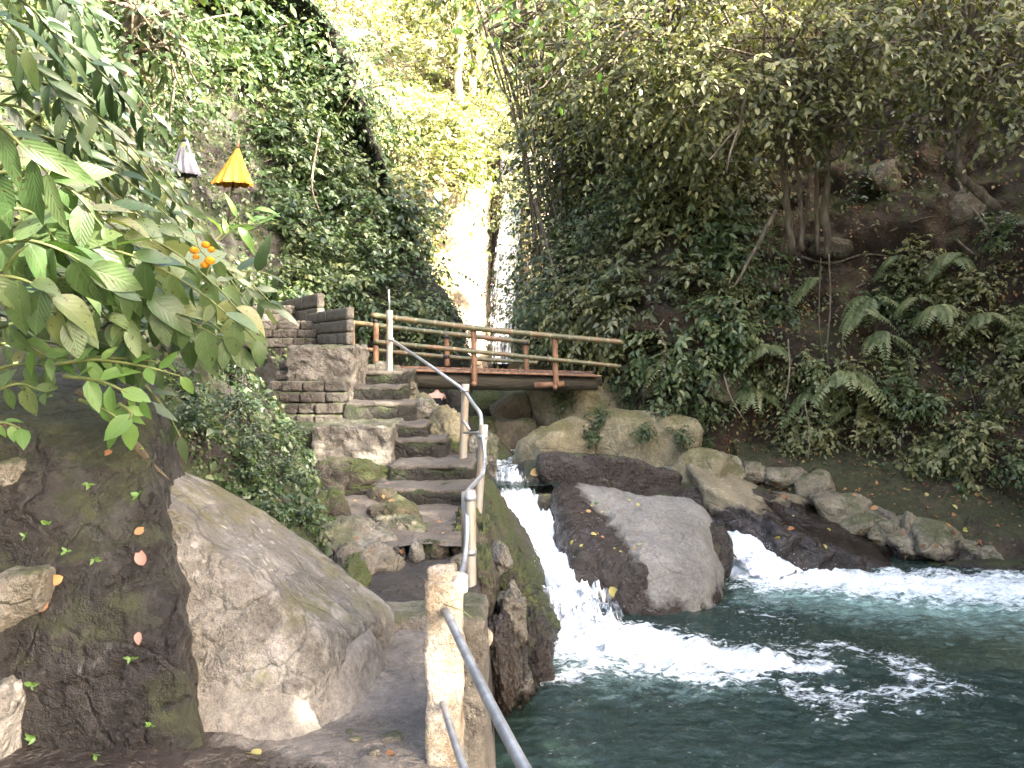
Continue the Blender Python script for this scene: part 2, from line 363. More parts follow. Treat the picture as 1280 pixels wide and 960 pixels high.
def mat_cloth(name, c):
    b = NB(name); n1 = b.noise(24, 4, .6, b.mapped(b.pos(), (2, 2, .4)))
    return b.done(b.bsdf(b.mix(.8, c, b.ramp(n1, [(.3, .72), (.7, 1.15)]), 'MULTIPLY'), .85, b.bump(n1, .35, .01), .2))
M['yellow_cloth'] = mat_cloth('yellow_cloth', (.34, .155, .02)); M['grey_cloth'] = mat_cloth('grey_cloth', (.10, .10, .12)); M['black_cloth'] = mat_cloth('black_cloth', (.012, .012, .014))
M['marigold'] = mat_cloth('marigold', (.62, .24, .015))
M['skin'] = mat_plain('skin', [(.52, .30, .22), (.58, .35, .26), (.62, .39, .30)], 5, .5, .05)
M['hair'] = mat_plain('hair', [(.01, .008, .006), (.02, .014, .01), (.03, .022, .015)], 30, .5, .4)
# leaves: foliage base colours, sun glare and shade mixed into leaf_sun and leaf_shade; the fourth tint is the odd yellowed leaf
M['leaf_big'] = mat_leaf('leaf_big', [(.03, .06, .018), (.06, .105, .036), (.115, .16, .064), (.2, .2, .08)], .32, .42, True, spots=.6)
M['leaf_lance'] = mat_leaf('leaf_lance', [(.016, .032, .012), (.032, .058, .024), (.06, .09, .04), (.11, .13, .045)], .3, .4, True)
M['leaf_lime'] = mat_leaf('leaf_lime', [(.07, .14, .03), (.11, .2, .05), (.16, .25, .07), (.2, .26, .08)], .4, .4, True)
M['leaf_ivy'] = mat_leaf('leaf_ivy', [(.035, .058, .018), (.07, .10, .034), (.13, .165, .065), (.2, .2, .08)], .28, .46)
M['leaf_dark'] = mat_leaf('leaf_dark', [(.035, .046, .016), (.075, .088, .036), (.15, .16, .075), (.2, .18, .08)], .26, .46)
M['leaf_olive'] = mat_leaf('leaf_olive', [(.06, .066, .02), (.125, .128, .046), (.23, .22, .095), (.3, .26, .11)], .32, .45)
M['leaf_fern'] = mat_leaf('leaf_fern', [(.10, .13, .05), (.18, .21, .09), (.27, .28, .14), (.32, .29, .14)], .35, .5)
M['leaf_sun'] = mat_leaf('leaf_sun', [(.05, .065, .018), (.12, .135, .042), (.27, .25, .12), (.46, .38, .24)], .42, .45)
M['leaf_crown'] = mat_leaf('leaf_crown', [(.04, .056, .018), (.075, .09, .032), (.13, .14, .055), (.18, .17, .07)], .3, .4)
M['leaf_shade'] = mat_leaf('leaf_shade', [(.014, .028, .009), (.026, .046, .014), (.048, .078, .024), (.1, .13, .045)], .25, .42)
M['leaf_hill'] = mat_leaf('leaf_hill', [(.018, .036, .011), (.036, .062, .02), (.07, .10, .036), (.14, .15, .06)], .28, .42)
M['leaf_dead'] = mat_leaf('leaf_dead', [(.16, .07, .028), (.25, .115, .04), (.34, .19, .075), (.36, .28, .1)], .15, .6)
M['leaf_pink'] = mat_leaf('leaf_pink', [(.26, .14, .11)] * 4, .1, .6)
M['leaf_yellow'] = mat_leaf('leaf_yellow', [(.34, .3, .07), (.4, .34, .1), (.46, .4, .16), (.5, .44, .22)], .2, .5)
EXPO = 4.0
SUN = unit(np.array([.75, -.45, .47]))
# ================================================================== SETTING
def smooth(a, b, x):
    t = np.clip((x - a) / (b - a), 0, 1); return t * t * (3 - 2 * t)
def wall(name, pts, top, prof, side, mat, seed, nu, nv, amp=(.38, .16, .05), plateau=(0.6, 1.4, 3, 6, 11), pslope=.3, kind='structure'):
    B = spline(pts, nu)
    T = np.gradient(B[:, :2], axis=0)
    K = np.exp(-.5 * (np.arange(-14, 15) / 6.0) ** 2); K /= K.sum()
    Tp = np.stack([np.convolve(np.pad(T[:, i], 14, mode='edge'), K, 'valid') for i in (0, 1)], 1)
    T = unit(Tp); O = np.stack([-T[:, 1], T[:, 0]], 1) * side            # away from the valley
    v = np.linspace(0, 1, nv)
    H = np.maximum(top(B[:, 1]) - B[:, 2], .5)
    h = v[None, :] * H[:, None]
    off = prof(h, B[:, 1][:, None])
    P = np.zeros((nu, nv, 3)); P[..., 0] = B[:, 0:1] + O[:, 0:1] * off; P[..., 1] = B[:, 1:2] + O[:, 1:2] * off; P[..., 2] = B[:, 2:3] + h
    ex = []
    for w in plateau:
        q = P[:, -1].copy(); q[:, :2] += O * w; q[:, 2] += w * pslope; ex.append(q[:, None])
    P = np.concatenate([P] + ex, 1); nv2 = P.shape[1]
    du = np.gradient(P, axis=0); dv = np.gradient(P, axis=1); N = unit(np.cross(du, dv)) * side * -1
    N = np.where((N[..., 2:3] < -.2), -N, N)
    Q = P.reshape(-1, 3)
    d = amp[0] * fbm(Q, .45, 3, seed) + amp[1] * ridged(Q, 1.1, 3, seed + 4) + amp[2] * fbm(Q, 4.2, 3, seed + 8)
    fade = np.clip(np.minimum(1, .25 + h / 1.2), 0, 1); fade = np.concatenate([fade, np.ones((nu, len(plateau)))], 1).reshape(-1)
    Q = Q + N.reshape(-1, 3) * (d * fade)[:, None]
    Fq = grid_faces(nu, nv2)
    o = mesh(name, Q, Fq, mat); props(o, kind=kind)
    c = Q[Fq].mean(1); a, b = Q[Fq[:, 2]] - Q[Fq[:, 0]], Q[Fq[:, 3]] - Q[Fq[:, 1]]
    n = np.cross(a, b); ar = np.linalg.norm(n, axis=1) / 2; n = unit(n)
    ref = np.repeat(np.append(-O, np.full((nu, 1), .55), 1)[:, None], nv2, 1).reshape(-1, 3)[Fq[:, 0]]
    s = np.sign((n * ref).sum(1)); n = n * np.where(s == 0, 1, s)[:, None]
    return dict(o=o, V=Q, F=Fq, c=c, n=n, a=ar)

# right-hand gorge wall
RT = lambda y: np.interp(y, [-15, -6, -3, 0, 6, 11.5, 16, 19, 22, 30], [1, 1.5, 3.5, 9.5, 13.5, 12.5, 10, 8.0, 3.6, 2.2])
def rprof(h, y):
    return np.where(h < 1.5, .1 * h, .15 + np.interp(y, [13, 16.5], [.42, .13]) * (h - 1.5)) - .35 * np.exp(-((h - 1.1) / .5) ** 2) * smooth(3.0, 5, np.abs(y - 14) + 0)
right = wall('gorge_cliff', [(10, -14, -1.2), (9.4, -6, -1.2), (8.9, 1, -1.2), (8.2, 6.5, -1.2), (7.5, 10.0, -1.1), (6.1, 11.4, -.8), (4.7, 12.2, -.3), (3.3, 12.5, .0), (2.2, 12.9, .35), (1.6, 14.4, .5), (1.0, 16.5, .5), (.5, 19, .6), (.45, 22, .9), (1.0, 25, 1.0), (1.6, 31, 1.0)],
             RT, rprof, -1, M['soil'], 21, 330, 150, plateau=(.6, 1.4, 2.4, 3.6), pslope=-.6)
# left-hand hillside
LT = lambda y: np.interp(y, [-4, 0, 4, 8, 12, 15, 18, 21, 28], [.5, 1, 4.2, 6.5, 9, 10.5, 9.5, 9, 9])
def lprof(h, y):
    k = np.interp(y, [2, 4.5, 7, 9, 12, 15, 18, 30], [.9, .95, 1.0, .85, .6, .62, .46, .3])
    return k * h
left = wall('hillside', [(-3.4, -3, 0), (-2.9, 1.2, .0), (-2.35, 3.4, .0), (-1.75, 4.8, .0), (-1.4, 5.8, .05), (-1.75, 7.2, .1), (-2.5, 8.6, .5), (-3.3, 9.9, .9), (-4.3, 11.4, 1.4), (-4.2, 13.2, 1.4), (-3.3, 15.3, .9), (-1.9, 17.0, .5), (-.75, 18.6, .4), (-1.3, 20.4, .6), (-2.9, 22.2, .8), (-3.6, 25, 1.0), (-4, 29.5, 1.0)],
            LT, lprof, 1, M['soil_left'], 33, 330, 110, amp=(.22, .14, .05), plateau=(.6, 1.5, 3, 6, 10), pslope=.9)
# back of the gorge: fall face, then a slope in the sun
xs = np.linspace(-22, 18, 150); prof = []
zf = np.linspace(-.5, 7.2, 46); yf = 27.4 + .05 * zf
w = np.linspace(.25, 34, 90)
YY = np.concatenate([yf, yf[-1] + w]); ZZ = np.concatenate([zf, 7.2 + .78 * w])
P = np.zeros((len(xs), len(YY), 3)); P[..., 0] = xs[:, None]; P[..., 1] = YY; P[..., 2] = ZZ
nz = smooth(6.8, 8.5, ZZ)[None, :]
dx = np.abs(xs + .3)[:, None]
P[..., 2] += nz * np.clip(dx - .7, 0, 8) * .55
P[..., 1] += (1 - nz) * (2.0 * np.exp(-((xs + .28) / .72) ** 4))[:, None]
Q = P.reshape(-1, 3); Q = Q + np.stack([fbm(Q, .5, 4, 51) * .1, -np.abs(fbm(Q, .42, 4, 52)) * .55, fbm(Q, .3, 4, 53) * .8 * np.repeat(nz, len(xs), 0).ravel()], 1)
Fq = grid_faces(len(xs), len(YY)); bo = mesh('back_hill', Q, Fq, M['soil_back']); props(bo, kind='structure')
c = Q[Fq].mean(1); n = np.cross(Q[Fq[:, 2]] - Q[Fq[:, 0]], Q[Fq[:, 3]] - Q[Fq[:, 1]]); ar = np.linalg.norm(n, axis=1) / 2; n = unit(n); n *= np.where(n[:, 1] > 0, -1, 1)[:, None]
back = dict(o=bo, V=Q, F=Fq, c=c, n=n, a=ar)

# bed of the stream and the pool, and the ground far around
def bed(x, y):
    pool = -1.5 - .75 * smooth(.4, 2.6, x) + 0 * y
    e0 = np.interp(x, [0, 1.2, 2.2, 4], [7.1, 8.2, 9.2, 9.6]); e1 = np.interp(x, [0, 1.2, 2.2, 4], [10.2, 10.2, 10.1, 10.6])
    t = np.clip((y - e0) / (e1 - e0), 0, 1)
    up = -.34 + .03 * np.maximum(y - 10, 0)
    return pool * (1 - t) + up * t - .9 * smooth(3.4, 4.3, x) * smooth(9.2, 9.8, y) * smooth(13.5, 12.6, y)
gx, gy = np.meshgrid(np.linspace(-6, 11, 171), np.linspace(-8, 33, 330), indexing='ij')
Q = np.stack([gx.ravel(), gy.ravel(), bed(gx, gy).ravel()], 1); Q[:, 2] += .10 * fbm(Q, 1.3, 3, 61) + .05 * ridged(Q, 3.2, 2, 62)
props(mesh('stream_bed', Q, grid_faces(171, 330), M['dark_wet_rock']), kind='structure')
Q = np.array([[-120, -120, -3.2], [120, -120, -3.2], [120, 140, -3.2], [-120, 140, -3.2.__float__()]]); props(mesh('ground', Q, np.array([[0, 1, 2, 3]]), M['soil']), kind='structure')

# low earthen bank along the far right edge of the pool
bx, by = np.meshgrid(np.linspace(3.6, 10.5, 140), np.linspace(9.2, 12.6, 80), indexing='ij')
e = np.interp(bx, [3.6, 4.6, 5.6, 6.6, 7.4, 10.5], [10.6, 10.15, 9.95, 9.75, 9.55, 9.3])
Qb = np.stack([bx.ravel(), by.ravel(), (-1.3 + .30 * smooth(-.1, .25, by - e) + .62 * np.clip(by - e - .1, 0, 3) ** .8).ravel()], 1); Qb[:, 2] += .07 * fbm(Qb, 1.7, 4, 66) + .04 * ridged(Qb, 3.4, 2, 67)
Fb = grid_faces(140, 80); props(mesh('river_bank', Qb, Fb, M['bank_soil']), kind='structure')
cb = Qb[Fb].mean(1); nb_ = np.cross(Qb[Fb[:, 2]] - Qb[Fb[:, 0]], Qb[Fb[:, 3]] - Qb[Fb[:, 1]]); ab = np.linalg.norm(nb_, axis=1) / 2; nb_ = unit(nb_); nb_ *= np.where(nb_[:, 2:3] < 0, -1, 1)
bank_s = dict(V=Qb, F=Fb, c=cb, n=nb_, a=ab)
# path: three stretches, each with its outer face running down into the water
def xr(y): return np.interp(y, [-4, 0, 3.0, 3.3, 4.4, 5.2, 6.2, 7.8], [1.5, .56, -.19, -.22, -.20, -.24, -.30, -.36])
def path_piece(name, y0, y1, z, mat, seed, amp=.012, big=.0):
    ny = int((y1 - y0) / .035) + 2; ys = np.linspace(y0, y1, ny); nx = 90
    s = np.linspace(0, 1, nx) ** .8
    X = -2.9 + (xr(ys)[:, None] + 2.9) * s[None]; P = np.stack([X, np.repeat(ys[:, None], nx, 1), np.full((ny, nx), float(z))], -1)
    Pd = P.reshape(-1, 3); zz = fbm(Pd, 2.2, 4, seed) * amp * 1.5 + ridged(Pd, 7, 3, seed + 3) * amp * .5 + big * fbm(Pd, 3.5, 3, seed + 7)
    P[..., 2] += zz.reshape(ny, nx); P[..., 2] += .06 * smooth(-.9, -1.5, X)
    side = []
    for q, dz in enumerate((.03, .12, .25, .4, .6, .85, 1.2, 1.7)):
        e = P[:, -1].copy(); e[:, 0] += .012 + .02 * q; e[:, 2] = z - dz; e[:, 0] += fbm(e, 3, 3, seed + 5) * .025; side.append(e[:, None])
    P = np.concatenate([P] + side, 1)
    props(mesh(name, P.reshape(-1, 3), grid_faces(ny, nx + 8), mat), kind='structure')
path_piece('path', -4, 4.44, 0.0, M['path'], 71)
path_piece('path_channel', 4.66, 6.05, .015, M['wet_path'], 72, .02, .03)
path_piece('path_landing', 5.98, 7.72, .1, mat_rock('path_dirt', [(.075, .058, .044), (.12, .098, .075), (.17, .145, .115)], bump=.7), 73, .014)

# ------------------------------------------------------------------ water
PW = pool_pt
def seg_dist(P, pts):
    best = np.full(len(P), 1e9); tt = np.zeros(len(P)); tot = len(pts) - 1
    for i in range(tot):
        a, b = np.asarray(pts[i]), np.asarray(pts[i + 1]); ab = b - a
        t = np.clip(((P - a) @ ab) / (ab @ ab), 0, 1); d = np.linalg.norm(P - a - t[:, None] * ab, axis=1)
        k = d < best; best[k] = d[k]; tt[k] = (i + t[k]) / tot
    return best, tt
wx, wy = np.meshgrid(np.linspace(-.7, 9.2, 420), np.linspace(1.2, 11.3, 420), indexing='ij')
Q = np.stack([wx.ravel(), wy.ravel(), np.zeros(wx.size)], 1); xy = Q[:, :2]
foam = np.zeros(len(Q)); aer = np.zeros(len(Q)); turb = np.zeros(len(Q))
def jet(pts, ws, i0, i1, tgt, soft=1.0):
    pts = [PW(*p) for p in pts]; d, t = seg_dist(xy + .15 * np.stack([fbm(Q, 2.0, 4, 81, .6), fbm(Q, 2.0, 4, 82, .6)], 1), pts)
    w_ = np.interp(t, np.linspace(0, 1, len(ws)), ws); v = (i0 + (i1 - i0) * t) * np.clip(1.12 - d / (1.75 * w_), 0, 1) ** (soft * 1.1)
    np.maximum(tgt, v, out=tgt)
jet([(720, 802), (790, 812), (870, 826), (960, 832), (1020, 836)], [.36, .44, .36, .26, .12], 1.15, .72, foam, .7)
jet([(640, 858), (700, 850), (760, 838), (850, 842)], [.10, .16, .2, .2], .5, .66, foam)
jet([(1000, 812), (1070, 818), (1130, 836), (1195, 862), (1120, 872), (1050, 882), (1000, 868)], [.2, .22, .26, .22, .28, .26, .2], .47, .45, foam)
jet([(900, 700), (960, 716), (1010, 722), (1080, 730), (1160, 736), (1290, 740), (1400, 742)], [.5, .55, .48, .45, .48, .6, .7], 1.1, .78, foam, .7)
jet([(830, 752), (900, 765), (980, 775)], [.08, .1, .1], .34, .36, foam)
jet([(980, 745), (1090, 752), (1200, 756), (1420, 760)], [.5, .75, .9, 1.1], .8, .9, aer)
jet([(740, 830), (880, 845), (1000, 850)], [.5, .5, .35], .7, .3, aer)
jet([(720, 800), (900, 830), (1150, 860)], [1.0, 1.0, .8], 1, .5, turb); jet([(920, 715), (1300, 745)], [1.0, 1.2], 1, .7, turb)
zw = WZ + .018 * fbm(Q * np.array([1, 1.7, 1]), 2.6, 4, 83) + .010 * ridged(Q * np.array([.8, 1.6, 1]), 5.5, 2, 84) + turb * (.035 * fbm(Q, 5, 3, 85) + .02 * ridged(Q, 9, 2, 86)) + .05 * np.clip(foam, 0, 1) * (.6 + fbm(Q, 3.4, 3, 87))
Q[:, 2] = zw
def mat_water(name, deep=(.019, .034, .028), clear=.36):
    b = NB(name)
    flow = b.mapped(b.pos(), (1.0, 1.9, 1.0), (0, 0, -.12))
    f = b.attr('foam'); a = b.attr('aer')
    n1 = b.noise(6.5, 9, .72, flow, .6); n2 = b.noise(21, 6, .75, flow, .4)
    nn = b.math('ADD', b.math('MULTIPLY', n1, .65), b.math('MULTIPLY', n2, .35))
    th = b.math('ADD', b.math('MULTIPLY', f, 1.15), b.math('MULTIPLY', b.math('SUBTRACT', nn, .5), 3.4))
    fm = b.ramp(th, [(.44, 0.0), (.62, .5), (.95, 1.0)])
    th2 = b.math('ADD', b.math('MULTIPLY', a, .9), b.math('MULTIPLY', b.math('SUBTRACT', n1, .5), 1.5))
    am = b.ramp(th2, [(.2, 0.0), (.9, 1.0)])
    deepc = b.mix(b.noise(.8, 4), deep, tuple(1.7 * c for c in deep))
    col = b.mix(am, deepc, (.25, .37, .335))
    hgt = b.math('ADD', b.noise(7, 5, .55, flow, .3), b.math('MULTIPLY', b.noise(24, 3, .5, flow), .3))
    nrm = b.bump(hgt, .55, .05)
    murk = b.n('BsdfDiffuse'); b.set(murk.inputs['Color'], col); b.set(murk.inputs['Normal'], nrm)
    tr = b.n('BsdfTransparent'); b.set(tr.inputs['Color'], (.30, .42, .34))
    body = b.n('MixShader'); b.set(body.inputs[0], b.math('MAXIMUM', am, 1 - clear)); b.t.links.new(tr.outputs[0], body.inputs[1]); b.t.links.new(murk.outputs[0], body.inputs[2])
    gl = b.n('BsdfGlossy'); gl.inputs['Roughness'].default_value = .05; b.set(gl.inputs['Normal'], nrm)
    fr = b.n('Fresnel'); fr.inputs['IOR'].default_value = 1.34; b.set(fr.inputs['Normal'], nrm)
    surf = b.n('MixShader'); b.set(surf.inputs[0], fr.outputs[0]); b.t.links.new(body.outputs[0], surf.inputs[1]); b.t.links.new(gl.outputs[0], surf.inputs[2])
    wh = b.bsdf(b.ramp(n2, [(.3, (.62, .68, .70)), (.6, (.86, .9, .9))]), .6, b.bump(n2, .6, .05), .3)
    fin = b.n('MixShader'); b.set(fin.inputs[0], fm); b.t.links.new(surf.outputs[0], fin.inputs[1]); b.t.links.new(wh, fin.inputs[2])
    return b.done(fin.outputs[0])
M['water'] = mat_water('water')
props(mesh('pool_water', Q, grid_faces(420, 420), M['water'], attrs={'foam': foam, 'aer': aer}), kind='structure')
wx, wy = np.meshgrid(np.linspace(-2.4, 2.6, 130), np.linspace(10.0, 27.6, 300), indexing='ij')
Q = np.stack([wx.ravel(), wy.ravel(), np.zeros(wx.size)], 1)
Q[:, 2] = -.16 + .035 * np.maximum(Q[:, 1] - 10.5, 0) + .03 * fbm(Q, 2, 3, 91) + .03 * ridged(Q, 4, 2, 92) - .6 * smooth(.6, 1.0, Q[:, 0]) * smooth(11.4, 10.7, Q[:, 1])
props(mesh('stream_water', Q, grid_faces(130, 300), M['water'], attrs={'foam': .42 + .25 * fbm(Q, .8, 2, 93) - .25 * smooth(11, 10.2, Q[:, 1]), 'aer': np.zeros(len(Q))}), kind='structure')

def mat_fall(name, thr=.34, along='luv', fx=9.0, fy=1.4, n2w=.4):
    b = NB(name); v = b.mapped(b.attr('luv', 'Vector'), (fy, fx, 1))
    f = b.attr('foam')
    n1 = b.noise(2.2, 8, .7, v, .5); n2 = b.noise(9, 5, .7, b.mapped(b.pos(), (1, 1, .6)))
    nn = b.math('ADD', b.math('MULTIPLY', n1, 1 - n2w), b.math('MULTIPLY', n2, n2w))
    al = b.ramp(b.math('ADD', f, b.math('MULTIPLY', b.math('SUBTRACT', nn, .5), 1.9)), [(thr, 0.0), (thr + .26, 1.0)])
    wh = b.bsdf(b.ramp(nn, [(.36, (.52, .6, .66)), (.56, (.9, .92, .93))]), .45, b.bump(nn, .8, .06), .4)
    clear = b.n('MixShader'); clear.inputs[0].default_value = .14
    tr = b.n('BsdfTransparent'); tr.inputs['Color'].default_value = (.72, .76, .76, 1)
    gl = b.n('BsdfGlossy'); gl.inputs['Roughness'].default_value = .08; b.set(gl.inputs['Normal'], b.bump(nn, .7, .05))
    b.t.links.new(tr.outputs[0], clear.inputs[1]); b.t.links.new(gl.outputs[0], clear.inputs[2])
    fin = b.n('MixShader'); b.set(fin.inputs[0], al); b.t.links.new(clear.outputs[0], fin.inputs[1]); b.t.links.new(wh, fin.inputs[2])
    return b.done(fin.outputs[0])
M['fall'] = mat_fall('white_water'); M['far_fall'] = mat_fall('fall_water', .24, fx=6.0, fy=.16, n2w=.1)
def cascade(name, label, cl, wid, foamv, mat, seed, nl=140, nw=60, lump=.07, crown=.08, flat=None):
    """ribbon of tumbling water following a centre line; wid = half widths; humped across, lumpy along the flow"""
    C = spline(cl, nl); W = np.interp(np.linspace(0, 1, nl), np.linspace(0, 1, len(wid)), wid); Fm = np.interp(np.linspace(0, 1, nl), np.linspace(0, 1, len(foamv)), foamv)
    T = unit(np.gradient(C, axis=0)); S = unit(np.cross(T, [0, 0, 1.0])) if flat is None else np.repeat(unit(np.array([flat])), nl, 0)
    N = unit(np.cross(S, T)); s = np.linspace(-1, 1, nw)
    P = C[:, None] + S[:, None] * (s[None, :, None] * W[:, None, None]); Q = P.reshape(-1, 3)
    uu = np.repeat(np.linspace(0, 1, nl)[:, None], nw, 1).ravel() * np.linalg.norm(np.diff(C, axis=0), axis=1).sum(); ss = np.repeat(s[None], nl, 0).ravel()
    q = np.stack([uu * .8, ss * 1.5, np.zeros_like(uu)], 1)
    d = crown * (1 - ss ** 2) * 1.4 - crown * .9 + lump * fbm(Q, 3.0, 4, seed) + lump * .6 * ridged(q * np.array([1, 2, 1]), 2.2, 3, seed + 4) + lump * .3 * fbm(Q, 14, 2, seed + 6)
    Q = Q + np.repeat(N, nw, 0) * d[:, None]
    f = np.repeat(Fm, nw) - .62 * np.abs(ss) ** 3 + .12 * fbm(Q, 2.2, 3, seed + 8)
    o = mesh(name, Q, grid_faces(nl, nw), mat, attrs={'foam': f, 'luv': np.stack([uu, ss * .5, 0 * uu], 1)})
    return props(o, label, 'cascade')
cascade('cascade', 'steep white cascade rushing down between the mossy bank and the grey boulder', [at(632, 596, 10.5), at(650, 630, 9.9), at(674, 668, 9.1), at(698, 708, 8.5), at(718, 756, 7.9), at(746, 798, 7.4), at(800, 818, 7.1)], [.30, .38, .48, .50, .46, .5, .6], [.42, .80, .92, .84, .55, .58, .8], M['fall'], 101, lump=.11)
cascade('cascade', 'short broad white cascade pouring into the pool beside the dark ledge', [at(868, 664, 10.1), at(905, 670, 9.9), at(935, 684, 9.6), at(958, 706, 9.35), at(985, 724, 9.1)], [.10, .22, .34, .42, .5], [.6, .62, .72, .70, .82], M['fall'], 111, nl=90, lump=.06, crown=.1)
wf = [at(641, 240, 28.9), at(640, 252, 28.5), at(637, 290, 28.4), at(633, 340, 28.3), at(630, 400, 28.2), at(628, 455, 28.2)]
o = cascade('waterfall', 'tall narrow waterfall dropping down the dark cleft behind the bamboo bridge', wf, [.28, .34, .42, .52, .58, .62], [1.1, 1.0, .78, .52, .42, .38], M['far_fall'], 121, flat=(1, 0, 0), nw=40, lump=.06, crown=.02); o['category'] = 'waterfall'
# spray thrown up by the two cascades
rg = np.random.default_rng(5); geo = []
def drops(c, sp, n, r):
    D, Fc = ico(1)
    for _ in range(n):
        p = np.asarray(c) + rg.normal(size=3) * sp; p[2] = max(p[2], WZ + .01)
        geo.append((D * r * rg.uniform(.4, 1.3) * np.array([1, 1, 1.3]) + p, Fc))
for px, py, d, n in ((690, 700, 8.3, 90), (735, 780, 7.4, 120), (650, 640, 9.6, 50), (800, 815, 7.0, 90), (940, 690, 9.4, 80), (1000, 718, 9.0, 70)):
    drops(at(px, py, d) + np.array([0, -.03, .05]), np.array([.18, .18, .06]), n, .003)
V, Fs = join(geo); props(mesh('water_spray', V, Fs, mat_plain('spray', [(.8, .85, .87)] * 3, rough=.3), attrs=None), kind='stuff')
# ================================================================== ROCKS
def rk(name, label, x, y, w, h, d, depth, mat, seed, group=None, down=0.0, cat='rock', **k):
    c = at(x, y, d + depth / 2); dd = d + depth * .25
    hx, hz = w / 2 / F0 * dd, h / 2 / F0 * dd
    c[0] = (x - CX) / F0 * dd; c[2] = EYE - (y - CY) / F0 * dd - down / 2
    return props(rock(name, c, (hx, depth / 2, hz + down / 2), M[mat], seed=seed, **k), label, cat, group)
def poly(name, label, cat, c, planes, mat, **k):
    V, Fc = rock_geo(c, planes, **k); return props(mesh(name, V, Fc, M[mat]), label, cat)
# the great pale boulder leaning over the path
poly('boulder', 'great pale lichened boulder with a sloping top leaning over the path', 'boulder', (-1.35, 3.75, .35), [
    (at(300, 900, 3.27), (.10, -1, .26)), (at(415, 885, 3.38), (.55, -.83, .22)), (at(320, 690, 3.75), (.60, .10, .80)), (at(205, 590, 3.75), (.42, .25, .87)),
    (at(428, 790, 3.62), (1, -.12, .12)), (at(436, 850, 3.5), (.9, -.3, .3)), ((-1.3, 4.5, .3), (0, 1, .1)), ((-2.05, 3.8, .3), (-1, 0, 0)), ((-1.3, 3.7, -.4), (0, 0, -1))],
    'pale_rock', k=16, sub=6, big=.035, mid=.014, seed=5)
poly('rock', 'dark dripping rock face with moss and seeping water at the left of the path', 'rock', (-2.25, 3.65, .5), [
    (at(110, 880, 3.02), (.08, -1, .16)), (at(120, 640, 3.26), (.12, -1, .42)), (at(100, 520, 3.6), (.05, -.45, .9)), (at(222, 715, 3.5), (1, .35, .21)), ((-3.6, 3.6, .4), (-1, 0, 0)), ((-2.2, 4.3, .4), (0, 1, 0)), ((-2.2, 3.6, -.5), (0, 0, -1))],
    'seep_rock', k=18, sub=7, big=.05, mid=.022, seed=15, strat=.008)
poly('boulder', 'low smooth cement ramp poured against the foot of the pale boulder', 'cement ramp', (-1.15, 3.55, -.05), [
    (at(330, 905, 3.2), (.05, -.75, .66)), (at(430, 850, 3.5), (.62, -.5, .6)), ((-.69, 3.6, .05), (1, -.1, .3)), ((-1.2, 4.0, .1), (0, 1, .3)), ((-1.75, 3.5, 0), (-1, 0, .2)), ((-1.1, 3.5, .22), (0, 0, 1)), ((-1.1, 3.5, -.3), (0, 0, -1))],
    'cement', k=12, sub=5, big=.02, mid=.008, seed=25)['x'] = 0
o = bpy.data.objects['boulder.001']; o.name = 'cement_ramp'; del o['x']
rk('rock', 'pale pink lichened stone at the lower left corner below the dripping rock face', 4, 915, 84, 150, 2.9, .5, 'pale_rock', 31, down=.3, big=.06, mid=.03, sub=5)
rk('rock', 'squarish greenish lichened stone set in the left side of the dripping rock face', 15, 765, 100, 110, 3.0, .5, 'dry_rock', 32, big=.06, mid=.04, sub=5, k=14)
rk('rock', 'cracked wet grey stone bulging from the moss of the dripping rock face', 72, 840, 70, 84, 3.03, .4, 'dry_rock', 33, n=16, big=.05, mid=.05, sub=5, k=16)
rk('rock', 'small grey stone near the top of the dripping rock face', 20, 600, 60, 50, 3.22, .35, 'dry_rock', 34, sub=5)
# boulder in the stream
poly('boulder', 'large smooth grey boulder in midstream, its left half wet and brown', 'boulder', (1.35, 8.95, -.75), [
    (at(845, 735, 8.05), (.30, -.90, .36)), (at(872, 645, 9.0), (.64, -.28, .71)), (at(772, 705, 8.15), (-.40, -.87, .28)), (at(770, 630, 9.2), (.10, -.30, .95)),
    (at(700, 645, 8.95), (-.97, -.15, .18)), (at(903, 728, 8.6), (.95, -.25, .15)), ((1.3, 9.75, -.5), (0, 1, .2)), ((1.3, 9, -1.6), (0, 0, -1))],
    'grey_boulder', k=9, sub=6, big=.06, mid=.022, seed=42)
for a in (('long water-worn dark boulder behind the grey midstream boulder', 765, 604, 178, 74, 10.2, .9, 'dark_wet_rock', 43),
          ('round yellowish boulder under the right end of the bridge', 700, 560, 120, 96, 11.3, 1.2, 'yellow_rock', 44),
          ('broad yellowish mossy boulder right of the round one under the bridge', 795, 562, 150, 84, 11.5, 1.2, 'yellow_rock', 45),
          ('tall mossy boulder bearing the right end of the bridge', 735, 515, 150, 70, 12.7, 1.4, 'yellow_rock', 46),
          ('yellowish sloping rock above the right cascade', 855, 610, 120, 84, 10.5, 1.0, 'yellow_rock', 47),
          ('yellowish rock with dark cracks between the two ledges', 905, 590, 110, 54, 11.2, 1.0, 'yellow_rock', 48)):
    rk('boulder', *a, down=.5, cat='boulder', sub=5, big=.1, mid=.03)
poly('rock_ledge', 'long dark glossy rock ledge tapering along the far edge of the pool', 'rock ledge', (3.6, 10.3, -.8), [
    (at(990, 705, 9.55), (-.05, -1, .12)), (at(900, 650, 9.95), (-.45, -.85, .1)), (at(960, 628, 10.3), (.34, -.22, .9)), (at(1080, 672, 10.0), (.40, -.3, .85)), (at(1118, 700, 9.8), (.9, -.3, .4)), (at(868, 630, 10.4), (-1, -.1, .1)), ((3.5, 11.1, -.6), (0, 1, .1)), ((3.6, 10.3, -1.7), (0, 0, -1))],
    'shelf_rock', k=12, sub=6, big=.10, mid=.03, seed=49)
rk('rock', 'small black dripping rock between the grey boulder and the right cascade', 893, 695, 50, 66, 8.95, .5, 'dark_wet_rock', 50, down=.4)
